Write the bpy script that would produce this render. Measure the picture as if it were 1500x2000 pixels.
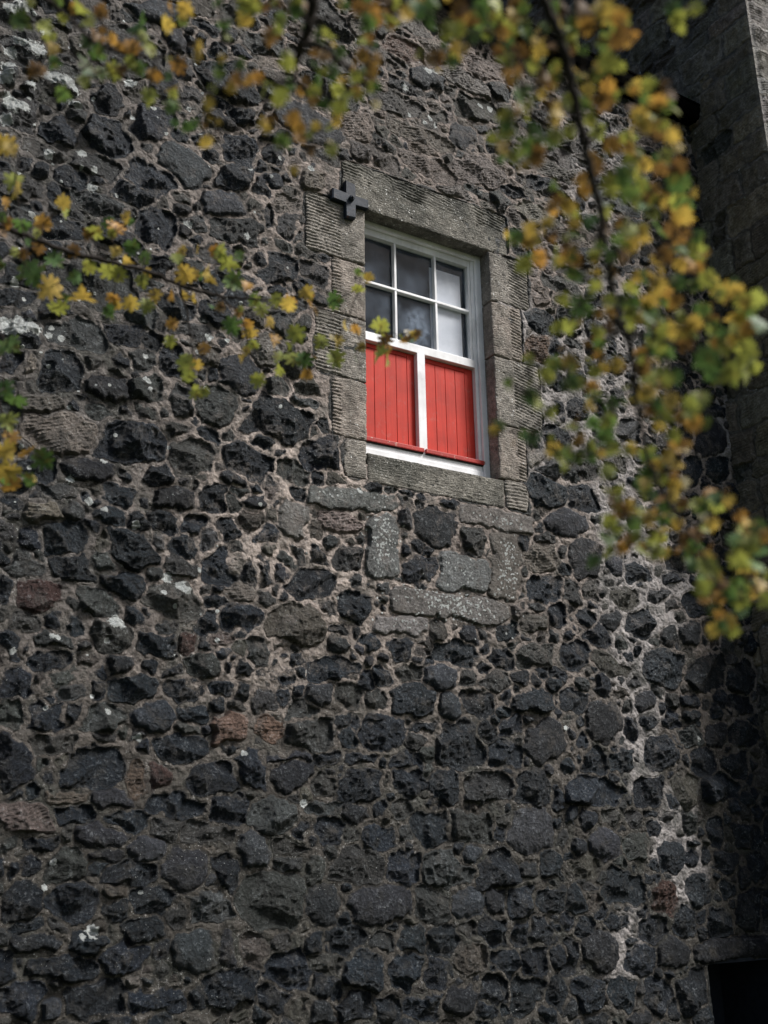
import bpy, math, random
import numpy as np
from mathutils import Matrix, Vector
sc = bpy.context.scene
for o in list(bpy.data.objects): bpy.data.objects.remove(o)

# ------------------------------------------------------------------ camera
RC = np.array([[0.855564, -0.14927, -0.49571], [-0.517485, -0.273984, -0.810643], [-0.014812, 0.95008, -0.311656]])
CAM = np.array([0.0, -5.0, 1.6]); FPX = 2083.0        # focal length in pixels of the 1500x2000 photograph
cd = bpy.data.cameras.new('camera'); cam = bpy.data.objects.new('camera', cd); sc.collection.objects.link(cam)
m4 = np.eye(4); m4[:3, :3] = RC; m4[:3, 3] = CAM
cam.matrix_world = Matrix(m4.tolist())
cd.sensor_fit = 'VERTICAL'; cd.sensor_height = 36.0; cd.sensor_width = 27.0
cd.lens = 36.0*FPX/2000.0; cd.clip_start = 0.05; cd.clip_end = 500
cd.dof.use_dof = True; cd.dof.focus_distance = 6.1; cd.dof.aperture_fstop = 3.3; cd.dof.aperture_blades = 0
sc.camera = cam
sc.render.resolution_x = 768; sc.render.resolution_y = 1024

# ------------------------------------------------------------------ light
SUN = Vector((0.50, -0.52, 0.86)).normalized()
elev = math.asin(SUN.z); az = math.atan2(SUN.x, SUN.y)
w = bpy.data.worlds.new('World'); sc.world = w; w.use_nodes = True
nt = w.node_tree; bg = nt.nodes['Background']
sky = nt.nodes.new('ShaderNodeTexSky'); sky.sky_type = 'NISHITA'; sky.sun_disc = False
sky.sun_elevation = elev; sky.sun_rotation = az; sky.air_density = 1.0; sky.dust_density = 4.0; sky.ozone_density = 0.6
nt.links.new(sky.outputs[0], bg.inputs[0]); bg.inputs[1].default_value = 0.066
sd = bpy.data.lights.new('sun', 'SUN'); sd.energy = 3.0; sd.angle = math.radians(15); sd.color = (1.0, 0.985, 0.965)
so = bpy.data.objects.new('sun', sd); sc.collection.objects.link(so)
so.rotation_euler = SUN.to_track_quat('Z', 'Y').to_euler(); so.location = (10, -10, 14)
sc.view_settings.view_transform = 'Standard'; sc.view_settings.look = 'None'
sc.view_settings.exposure = 0.75; sc.view_settings.gamma = 1.0

# ------------------------------------------------------------------ helpers
def ray(px, py):
    v = np.array([px-750.0, -(py-1000.0), -FPX]); v = RC @ v
    return v/np.linalg.norm(v)
def W(px, py, Y=0.0):                     # point of the photograph on the plane y = Y
    r = ray(px, py); t = (5.0+Y)/r[1]; q = CAM + r*t
    return np.array([q[0], q[2]])
def to_px(P):                             # world points -> photograph pixels (for choosing stone kinds)
    q = (np.asarray(P)-CAM) @ RC
    return 750+FPX*q[..., 0]/-q[..., 2], 1000-FPX*q[..., 1]/-q[..., 2]
def ss(a, b, x):
    t = np.clip((x-a)/(b-a), 0, 1); return t*t*(3-2*t)
_tab = {}
def vn(x, y, s, seed):                    # value noise -1..1, feature size s
    if seed not in _tab: _tab[seed] = np.random.RandomState(seed).uniform(-1, 1, (256, 256)).astype(np.float32)
    L = _tab[seed]; X = x/s+1000.0; Y = y/s+1000.0
    ix = np.floor(X).astype(np.int32); iy = np.floor(Y).astype(np.int32)
    fx = (X-ix).astype(np.float32); fy = (Y-iy).astype(np.float32)
    fx = fx*fx*(3-2*fx); fy = fy*fy*(3-2*fy); ix &= 255; iy &= 255; jx = (ix+1) & 255; jy = (iy+1) & 255
    a = L[iy, ix]; b = L[iy, jx]; c = L[jy, ix]; d = L[jy, jx]
    return (a+(b-a)*fx)*(1-fy)+(c+(d-c)*fx)*fy
def fbm(x, y, s, seed, n=3, g=0.5):
    r = 0; a = 1.0
    for k in range(n): r = r+a*vn(x, y, s, seed+k*7); s = s*0.5; a *= g
    return r
def link(o, parent=None):
    sc.collection.objects.link(o)
    if parent: o.parent = parent
    return o
def tag(o, label=None, cat=None, group=None, kind=None):
    if label: o['label'] = label
    if cat: o['category'] = cat
    if group: o['group'] = group
    if kind: o['kind'] = kind
    return o
def empty(name, loc=(0, 0, 0)):
    o = bpy.data.objects.new(name, None); o.location = loc; o.empty_display_size = 0.2
    return link(o)
def mesh_obj(name, V, F, mat, parent=None, smooth=False):
    me = bpy.data.meshes.new(name)
    off = np.zeros(3)
    if parent is not None: off = np.array(parent.matrix_basis.translation)
    me.from_pydata([tuple(np.array(v)-off) for v in V], [], F); me.materials.append(mat)
    if smooth:
        for p in me.polygons: p.use_smooth = True
    o = bpy.data.objects.new(name, me); return link(o, parent)
def box(x0, x1, y0, y1, z0, z1, b=0.0):
    if b <= 0:
        V = [(x, y, z) for x in (x0, x1) for y in (y0, y1) for z in (z0, z1)]
        return V, [(0, 1, 3, 2), (4, 6, 7, 5), (0, 4, 5, 1), (2, 3, 7, 6), (0, 2, 6, 4), (1, 5, 7, 3)]
    import bmesh
    bm = bmesh.new(); bmesh.ops.create_cube(bm, size=1.0)
    for v in bm.verts:
        v.co = Vector(((x0+x1)/2+v.co.x*(x1-x0), (y0+y1)/2+v.co.y*(y1-y0), (z0+z1)/2+v.co.z*(z1-z0)))
    bmesh.ops.bevel(bm, geom=list(bm.edges), offset=b, segments=2, affect='EDGES', profile=0.6)
    bm.verts.index_update()
    V = [tuple(v.co) for v in bm.verts]; F = [tuple(v.index for v in f.verts) for f in bm.faces]; bm.free()
    return V, F
class MB:
    def __init__(s): s.V = []; s.F = []
    def add(s, VF):
        n = len(s.V); s.V += list(VF[0]); s.F += [tuple(i+n for i in f) for f in VF[1]]; return s
    def box(s, *a, **k): return s.add(box(*a, **k))
    def tube(s, P, R, n=8):
        P = [Vector(p) for p in P]; base = len(s.V); up = Vector((0.3, 0.9, 0.2))
        for i, p in enumerate(P):
            d = (P[min(i+1, len(P)-1)]-P[max(i-1, 0)]).normalized()
            a = d.cross(up).normalized(); b = d.cross(a)
            for k in range(n):
                t = 2*math.pi*k/n; s.V.append(tuple(p+(a*math.cos(t)+b*math.sin(t))*R[i]))
        for i in range(len(P)-1):
            for k in range(n):
                s.F.append((base+i*n+k, base+i*n+(k+1) % n, base+(i+1)*n+(k+1) % n, base+(i+1)*n+k))
        s.F.append(tuple(base+k for k in range(n))[::-1]); s.F.append(tuple(base+(len(P)-1)*n+k for k in range(n)))
        return s
    def build(s, name, mat, parent=None, smooth=False): return mesh_obj(name, s.V, s.F, mat, parent, smooth)

# ------------------------------------------------------------------ materials
def newmat(name):
    m = bpy.data.materials.new(name); m.use_nodes = True
    return m, m.node_tree, m.node_tree.nodes['Principled BSDF']
def N(t, kind, **kw):
    n = t.nodes.new(kind)
    for k, v in kw.items():
        if k.startswith('i_'):
            key = k[2:]; n.inputs[int(key) if key.isdigit() else key.replace('_', ' ')].default_value = v
        else: setattr(n, k, v)
    return n
def noise(t, vec, scale, detail=4, rough=0.55):
    n = N(t, 'ShaderNodeTexNoise'); n.inputs['Scale'].default_value = scale; n.inputs['Detail'].default_value = detail
    n.inputs['Roughness'].default_value = rough; t.links.new(vec, n.inputs['Vector']); return n.outputs[0]
def rng(t, v, a, b, c=0.0, d=1.0):
    n = N(t, 'ShaderNodeMapRange'); n.clamp = True
    for i, x in zip((1, 2, 3, 4), (a, b, c, d)): n.inputs[i].default_value = x
    t.links.new(v, n.inputs[0]); return n.outputs[0]
def math_(t, op, a, b=None, c=None):
    n = N(t, 'ShaderNodeMath', operation=op)
    for i, x in enumerate((a, b, c)):
        if x is None: continue
        if isinstance(x, (int, float)): n.inputs[i].default_value = x
        else: t.links.new(x, n.inputs[i])
    return n.outputs[0]
def mix(t, f, a, b, mode='MIX'):
    n = N(t, 'ShaderNodeMix', data_type='RGBA', blend_type=mode)
    for i, x in ((0, f), (6, a), (7, b)):
        if isinstance(x, (int, float)): n.inputs[i].default_value = x
        elif isinstance(x, tuple): n.inputs[i].default_value = x if len(x) == 4 else (*x, 1)
        else: t.links.new(x, n.inputs[i])
    return n.outputs[2]
def bump(t, h, strength, dist, nrm=None):
    n = N(t, 'ShaderNodeBump'); n.inputs['Strength'].default_value = strength; n.inputs['Distance'].default_value = dist
    t.links.new(h, n.inputs['Height'])
    if nrm is not None: t.links.new(nrm, n.inputs['Normal'])
    return n.outputs[0]

def masonry_mat():
    m, t, p = newmat('rubble_masonry')
    g = N(t, 'ShaderNodeNewGeometry').outputs['Position']
    A = N(t, 'ShaderNodeAttribute', attribute_name='scol'); B = N(t, 'ShaderNodeAttribute', attribute_name='mcol')
    fine = noise(t, g, 62, 8, 0.75); mid = noise(t, g, 17, 5, 0.6); big = noise(t, g, 4.5, 4, 0.6)
    veryfine = noise(t, g, 260, 4, 0.7)
    # stone colour: mottled, pale grains that also paint in glints of lit rough edges
    sc_ = mix(t, 1.0, A.outputs['Color'], rng(t, mid, 0.3, 0.72, 0.62, 1.45), 'MULTIPLY')
    sc_ = mix(t, 1.0, sc_, rng(t, fine, 0.32, 0.70, 0.5, 1.8), 'MULTIPLY')
    grain = math_(t, 'MULTIPLY', rng(t, fine, 0.53, 0.60), rng(t, mid, 0.46, 0.60, 0.0, 0.9))
    sc_ = mix(t, grain, sc_, mix(t, 1.0, mix(t, 0.35, A.outputs['Color'], (0.20, 0.20, 0.195)), (1.9, 2.0, 2.1), 'MULTIPLY'))
    smear = math_(t, 'MULTIPLY', rng(t, noise(t, g, 9, 7, 0.75), 0.53, 0.62, 0.0, 0.75), rng(t, fine, 0.35, 0.55))
    sc_ = mix(t, smear, sc_, mix(t, 0.5, B.outputs['Color'], (0.06, 0.062, 0.06)))
    ochre = math_(t, 'MULTIPLY', rng(t, big, 0.56, 0.72, 0.0, 0.5), rng(t, mid, 0.4, 0.6))
    sc_ = mix(t, ochre, sc_, (0.075, 0.062, 0.046))
    # mortar colour: brushed, sandy, algae
    mc = mix(t, 1.0, B.outputs['Color'], rng(t, fine, 0.3, 0.7, 0.7, 1.3), 'MULTIPLY')
    mc = mix(t, 1.0, mc, rng(t, mid, 0.3, 0.7, 0.5, 1.45), 'MULTIPLY')
    mc = mix(t, rng(t, big, 0.50, 0.64, 0.0, 0.7), mc, (0.045, 0.049, 0.042))
    mc = mix(t, math_(t, 'MULTIPLY', rng(t, fine, 0.56, 0.64), rng(t, noise(t, g, 5.2, 4), 0.42, 0.6, 0.1, 0.8)), mc, (0.34, 0.33, 0.32))
    # edge between the two from the stone outline attribute, roughened
    sdv = math_(t, 'ADD', A.outputs['Alpha'], math_(t, 'MULTIPLY', math_(t, 'ADD', math_(t, 'SUBTRACT', fine, 0.5), math_(t, 'MULTIPLY', math_(t, 'SUBTRACT', mid, 0.5), 0.8)), 0.28))
    mask = rng(t, sdv, 0.47, 0.53, 1.0, 0.0)
    col = mix(t, mask, mc, sc_)
    # lichen
    lv = math_(t, 'ADD', B.outputs['Alpha'], math_(t, 'MULTIPLY', math_(t, 'SUBTRACT', noise(t, g, 42, 5, 0.7), 0.5), 1.1))
    lm = rng(t, lv, 0.5, 0.56)
    spk = math_(t, 'MULTIPLY', rng(t, noise(t, g, 120, 2, 0.5), 0.69, 0.72), rng(t, noise(t, g, 2.2, 3), 0.5, 0.62, 0.0, 0.9))
    lmm = math_(t, 'MAXIMUM', lm, spk)
    col = mix(t, lmm, col, mix(t, rng(t, veryfine, 0.35, 0.65), (0.40, 0.44, 0.42), (0.66, 0.67, 0.66)))
    t.links.new(col, p.inputs['Base Color'])
    p.inputs['Specular IOR Level'].default_value = 0.27
    ro = math_(t, 'ADD', rng(t, fine, 0.3, 0.7, 0.36, 0.7), math_(t, 'MULTIPLY', math_(t, 'SUBTRACT', 1.0, mask), 0.25))
    t.links.new(ro, p.inputs['Roughness'])
    hs = math_(t, 'ADD', math_(t, 'MULTIPLY', fine, 1.0), math_(t, 'MULTIPLY', mid, 1.3))
    hm = math_(t, 'ADD', math_(t, 'MULTIPLY', fine, 0.45), math_(t, 'MULTIPLY', mid, 0.9))
    h = math_(t, 'ADD', math_(t, 'MULTIPLY', mask, math_(t, 'SUBTRACT', hs, hm)), hm)
    h = math_(t, 'ADD', h, math_(t, 'MULTIPLY', lm, 0.15))
    nb = bump(t, h, 1.0, 0.042); nb = bump(t, veryfine, 0.5, 0.003, nb)
    t.links.new(nb, p.inputs['Normal'])
    return m

def ashlar_mat(name, base, dark, seed=0.0, tool=True):
    m, t, p = newmat(name)
    g = N(t, 'ShaderNodeNewGeometry').outputs['Position']
    mp = N(t, 'ShaderNodeMapping'); mp.inputs['Location'].default_value = (seed, seed*1.7, seed*0.6); t.links.new(g, mp.inputs[0]); v = mp.outputs[0]
    fine = noise(t, v, 110, 6, 0.7); mid = noise(t, v, 22, 5, 0.62); big = noise(t, v, 5.5, 4, 0.6)
    col = mix(t, rng(t, big, 0.42, 0.64), base, dark)
    col = mix(t, 1.0, col, rng(t, mid, 0.3, 0.7, 0.45, 1.6), 'MULTIPLY')
    col = mix(t, 1.0, col, rng(t, fine, 0.32, 0.68, 0.55, 1.5), 'MULTIPLY')
    sp = math_(t, 'MULTIPLY', rng(t, fine, 0.55, 0.62), rng(t, mid, 0.44, 0.6, 0.0, 0.9))
    col = mix(t, sp, col, (0.42, 0.40, 0.37))
    dots = math_(t, 'MULTIPLY', rng(t, noise(t, v, 58, 2, 0.5), 0.685, 0.705), rng(t, noise(t, v, 3.0, 2), 0.42, 0.55))
    col = mix(t, dots, col, (0.68, 0.68, 0.66))
    t.links.new(col, p.inputs['Base Color']); p.inputs['Roughness'].default_value = 0.85
    p.inputs['Specular IOR Level'].default_value = 0.3
    mz = N(t, 'ShaderNodeMapping'); mz.inputs['Scale'].default_value = (22, 22, 150); mz.inputs['Rotation'].default_value = (0.25, 0.3, 0); t.links.new(g, mz.inputs[0])
    tick = noise(t, mz.outputs[0], 1.0, 2, 0.5)
    h = math_(t, 'ADD', fine, math_(t, 'ADD', mid, math_(t, 'MULTIPLY', tick, 1.1 if tool else 0.2)))
    t.links.new(bump(t, h, 0.9, 0.014), p.inputs['Normal'])
    return m

def paint_mat(name, col, rough=0.4, chip=(0.2, 0.18, 0.15), chipamt=0.72, streak=0.12):
    m, t, p = newmat(name); p.inputs['Specular IOR Level'].default_value = 0.25
    g = N(t, 'ShaderNodeNewGeometry').outputs['Position']
    mp = N(t, 'ShaderNodeMapping'); mp.inputs['Scale'].default_value = (60, 60, 3); t.links.new(g, mp.inputs[0])
    st = noise(t, mp.outputs[0], 1.0, 4, 0.6); n = noise(t, g, 30, 6, 0.7); b = noise(t, g, 6, 3)
    c = mix(t, 1.0, col, rng(t, st, 0.3, 0.7, 1-streak, 1+streak*0.6), 'MULTIPLY')
    c = mix(t, 1.0, c, rng(t, b, 0.35, 0.65, 0.84, 1.06), 'MULTIPLY')
    c = mix(t, math_(t, 'MULTIPLY', rng(t, noise(t, g, 14, 6, 0.75), 0.55, 0.7), 0.22), c, (0.25, 0.22, 0.19))
    c = mix(t, rng(t, n, chipamt, chipamt+0.02), c, chip)
    t.links.new(c, p.inputs['Base Color']); p.inputs['Roughness'].default_value = rough
    t.links.new(bump(t, math_(t, 'ADD', st, math_(t, 'MULTIPLY', n, 0.5)), 0.35, 0.002), p.inputs['Normal'])
    return m

M = {}
M['rubble'] = masonry_mat()
M['ash'] = [ashlar_mat('dressed_sandstone_%s' % k, b, d, s) for k, b, d, s in (
    ('grey', (0.250, 0.228, 0.200), (0.125, 0.116, 0.099), 0.0),
    ('warm', (0.270, 0.232, 0.200), (0.145, 0.130, 0.110), 3.3),
    ('crusted', (0.165, 0.155, 0.132), (0.062, 0.062, 0.052), 7.1))]
M['white'] = paint_mat('white_paint', (0.82, 0.82, 0.83), 0.38, (0.30, 0.27, 0.23), 0.745, 0.05)
M['red'] = paint_mat('red_paint', (0.49, 0.028, 0.013), 0.6, (0.40, 0.10, 0.08), 0.74, 0.14)
M['redworn'] = paint_mat('worn_red_paint', (0.40, 0.035, 0.028), 0.5, (0.46, 0.27, 0.22), 0.60, 0.2)
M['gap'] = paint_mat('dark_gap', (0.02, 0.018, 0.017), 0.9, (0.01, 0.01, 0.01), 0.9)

def iron_mat():
    m, t, p = newmat('black_painted_iron'); g = N(t, 'ShaderNodeNewGeometry').outputs['Position']
    n = noise(t, g, 60, 6, 0.7); b = noise(t, g, 14, 4, 0.6)
    c = mix(t, rng(t, b, 0.4, 0.65), (0.013, 0.018, 0.027), (0.026, 0.035, 0.050))
    c = mix(t, math_(t, 'MULTIPLY', rng(t, n, 0.56, 0.66), rng(t, b, 0.55, 0.65)), c, (0.13, 0.055, 0.03))
    t.links.new(c, p.inputs['Base Color']); p.inputs['Roughness'].default_value = 0.6; p.inputs['Specular IOR Level'].default_value = 0.2
    t.links.new(bump(t, math_(t, 'ADD', n, b), 0.6, 0.004), p.inputs['Normal']); return m
M['iron'] = iron_mat()
def glass_mat():
    m, t, p = newmat('old_window_glass'); t.nodes.remove(p); out = t.nodes['Material Output']
    g = N(t, 'ShaderNodeNewGeometry').outputs['Position']
    tr = N(t, 'ShaderNodeBsdfTransparent'); tr.inputs[0].default_value = (0.90, 0.92, 0.92, 1)
    gl = N(t, 'ShaderNodeBsdfGlossy'); gl.inputs['Roughness'].default_value = 0.02
    t.links.new(bump(t, noise(t, g, 6, 2), 0.25, 0.01), gl.inputs['Normal'])
    fr = N(t, 'ShaderNodeFresnel'); fr.inputs[0].default_value = 1.5
    mx = N(t, 'ShaderNodeMixShader'); t.links.new(math_(t, 'MULTIPLY', math_(t, 'MULTIPLY', fr.outputs[0], 0.3), math_(t, 'SUBTRACT', 1.0, N(t, 'ShaderNodeNewGeometry').outputs['Backfacing'])), mx.inputs[0]); t.links.new(tr.outputs[0], mx.inputs[1]); t.links.new(gl.outputs[0], mx.inputs[2])
    df = N(t, 'ShaderNodeBsdfDiffuse'); df.inputs[0].default_value = (0.36, 0.43, 0.54, 1)
    dust = math_(t, 'MULTIPLY', rng(t, noise(t, g, 7, 5, 0.65), 0.35, 0.75, 0.02, 0.12), 1.0)
    # condensation smear on the centre lower pane: a patch of its own on the glass
    mp = N(t, 'ShaderNodeMapping', vector_type='POINT'); mp.inputs['Location'].default_value = (-3.43/0.10, 0, -4.88/0.13); mp.inputs['Scale'].default_value = (1/0.10, 0, 1/0.13)
    t.links.new(g, mp.inputs[0]); ln = N(t, 'ShaderNodeVectorMath', operation='LENGTH'); t.links.new(mp.outputs[0], ln.inputs[0])
    sm = math_(t, 'MULTIPLY', rng(t, math_(t, 'ADD', ln.outputs['Value'], math_(t, 'MULTIPLY', noise(t, g, 20, 5, 0.7), 0.9)), 1.0, 1.75, 0.20, 0.0), rng(t, noise(t, g, 26, 6, 0.75), 0.38, 0.62, 0.25, 1.3))
    m2 = N(t, 'ShaderNodeMixShader'); t.links.new(math_(t, 'ADD', dust, sm), m2.inputs[0]); t.links.new(mx.outputs[0], m2.inputs[1]); t.links.new(df.outputs[0], m2.inputs[2])
    t.links.new(m2.outputs[0], out.inputs[0]); return m
M['glass'] = glass_mat()
def plain(name, c, rough=0.8, sc_=20, amt=0.3, bd=0.003):
    m, t, p = newmat(name); g = N(t, 'ShaderNodeNewGeometry').outputs['Position']; n = noise(t, g, sc_, 5, 0.65)
    t.links.new(mix(t, 1.0, c, rng(t, n, 0.3, 0.7, 1-amt, 1+amt), 'MULTIPLY'), p.inputs['Base Color']); p.inputs['Roughness'].default_value = rough; p.inputs['Specular IOR Level'].default_value = 0.12
    t.links.new(bump(t, n, 0.5, bd), p.inputs['Normal']); return m
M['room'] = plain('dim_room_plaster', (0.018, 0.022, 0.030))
M['blind'] = plain('pale_panel', (0.86, 0.82, 0.88), 0.8, 60, 0.03)
M['lead'] = plain('dark_gutter_metal', (0.004, 0.004, 0.004), 0.8, 25, 0.4)
M['lead'].node_tree.nodes['Principled BSDF'].inputs['Specular IOR Level'].default_value = 0.0
M['slate'] = plain('roof_slate', (0.05, 0.053, 0.06), 0.7, 8, 0.4)
M['bark'] = plain('bark', (0.032, 0.027, 0.024), 0.9, 60, 0.5, 0.004)
M['ground'] = plain('ground_turf', (0.035, 0.045, 0.02), 0.95, 3, 0.5, 0.03)
M['moss'] = plain('moss_green', (0.03, 0.075, 0.03), 0.9, 90, 0.5)
def leaf_mat():
    m, t, p = newmat('autumn_leaf'); out = t.nodes['Material Output']
    a = N(t, 'ShaderNodeAttribute', attribute_name='lcol'); g = N(t, 'ShaderNodeNewGeometry').outputs['Position']
    n = noise(t, g, 120, 4, 0.6); n2 = noise(t, g, 45, 3, 0.6)
    c = mix(t, 1.0, a.outputs['Color'], rng(t, n, 0.3, 0.7, 0.75, 1.25), 'MULTIPLY')
    c = mix(t, rng(t, n2, 0.55, 0.75, 0.0, 0.6), c, (0.16, 0.06, 0.018))
    t.links.new(c, p.inputs['Base Color']); p.inputs['Roughness'].default_value = 0.5; p.inputs['Specular IOR Level'].default_value = 0.3
    tl = N(t, 'ShaderNodeBsdfTranslucent'); t.links.new(mix(t, 1.0, c, (1.15, 1.1, 0.8), 'MULTIPLY'), tl.inputs[0])
    mx = N(t, 'ShaderNodeMixShader'); mx.inputs[0].default_value = 0.42
    t.links.new(p.outputs[0], mx.inputs[1]); t.links.new(tl.outputs[0], mx.inputs[2]); t.links.new(mx.outputs[0], out.inputs[0]); return m
M['leaf'] = leaf_mat()

# ------------------------------------------------------------------ ground
go = mesh_obj('ground', [(-200, -200, 0), (200, -200, 0), (200, 200, 0), (-200, 200, 0)], [(0, 1, 2, 3)], M['ground'])
tag(go, kind='structure')

# ------------------------------------------------------------------ masonry builder
class Stone: pass
_rc = np.random.RandomState(99)
def mk(cu, cv, eu, ev, p, tone, lim=None):          # eu, ev: half-axis vectors in wall metres
    s = Stone(); s.c = np.array([cu, cv]); A = np.array([[eu[0], ev[0]], [eu[1], ev[1]]])
    s.inv = np.linalg.inv(A); s.r = math.hypot(*eu)+math.hypot(*ev); s.rmin = min(math.hypot(*eu), math.hypot(*ev))
    s.p = p; s.tone = tone; s.cuts = []
    if tone in (0, 1, 2, 3, 4, 9) and p < 8:
        for _ in range(_rc.randint(2, 6)):
            th = _rc.uniform(0, 2*math.pi); n = (math.cos(th), math.sin(th))
            sup = math.hypot(eu[0]*n[0]+eu[1]*n[1], ev[0]*n[0]+ev[1]*n[1]); s.cuts.append((n[0], n[1], sup*_rc.uniform(.66, 1.0)))
    return s
def sdf(s, x, y):
    dx = x-s.c[0]; dy = y-s.c[1]
    a = np.abs(s.inv[0, 0]*dx+s.inv[0, 1]*dy); b = np.abs(s.inv[1, 0]*dx+s.inv[1, 1]*dy)
    q = np.maximum((a**s.p+b**s.p)**(1.0/s.p), 1e-3)
    L = np.sqrt(dx*dx+dy*dy)+1e-6
    f = L*(1-1/q)
    for (a, b, o) in s.cuts: f = np.maximum(f, a*dx+b*dy-o)
    return f
def win(s, us, vs, pad):
    i0, i1 = np.searchsorted(us, [s.c[0]-s.r-pad, s.c[0]+s.r+pad]); j0, j1 = np.searchsorted(vs, [s.c[1]-s.r-pad, s.c[1]+s.r+pad])
    return i0, i1, j0, j1
def fill(stones, u0, u1, v0, v1, chooser, seed, n_tries=(500, 1200, 3000, 9000, 9000, 4000), sizes=((0.13, 0.18), (0.085, 0.13), (0.055, 0.085), (0.034, 0.055), (0.02, 0.034), (0.014, 0.02))):
    rs = np.random.RandomState(seed); st = 0.012
    us = np.arange(u0, u1, st); vs = np.arange(v0, v1, st); F = np.full((len(vs), len(us)), 9.0)
    def put(s):
        i0, i1, j0, j1 = win(s, us, vs, 0.2)
        if i1 <= i0 or j1 <= j0: return
        x, y = np.meshgrid(us[i0:i1], vs[j0:j1]); F[j0:j1, i0:i1] = np.minimum(F[j0:j1, i0:i1], sdf(s, x, y))
    for s in stones: put(s)
    for nt_, (a, b) in zip(n_tries, sizes):
        for _ in range(nt_):
            cu = rs.uniform(u0, u1); cv = rs.uniform(v0, v1)
            f = F[min(int((cv-v0)/st), len(vs)-1), min(int((cu-u0)/st), len(us)-1)]
            hb = rs.uniform(a, b)
            if f < hb*0.92: continue
            o = chooser(cu, cv, hb, rs)
            if o is None: continue
            el, ang, p, tone = o
            ha = hb*el; ca, sa = math.cos(ang), math.sin(ang)
            # keep long stones out of their neighbours
            ok = True
            for k in (-0.75, 0.75):
                uu, vv = cu+ca*ha*k, cv+sa*ha*k
                i = int((uu-u0)/st); j = int((vv-v0)/st)
                if 0 <= i < len(us) and 0 <= j < len(vs) and F[j, i] < hb*0.35: ok = False
            if not ok: ha = hb*1.05
            s = mk(cu, cv, (ca*ha, sa*ha), (-sa*hb, ca*hb), p, tone); stones.append(s); put(s)
TONES = {0: (.0100, .0152, .0215), 1: (.040, .043, .042), 2: (.135, .117, .100), 3: (.125, .088, .064), 4: (.048, .027, .022),
         5: (.150, .146, .135), 6: (.030, .035, .042), 7: (.120, .112, .098), 8: (.016, .019, .023), 9: (.060, .056, .048), -1: (.1, .1, .1)}
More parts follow.
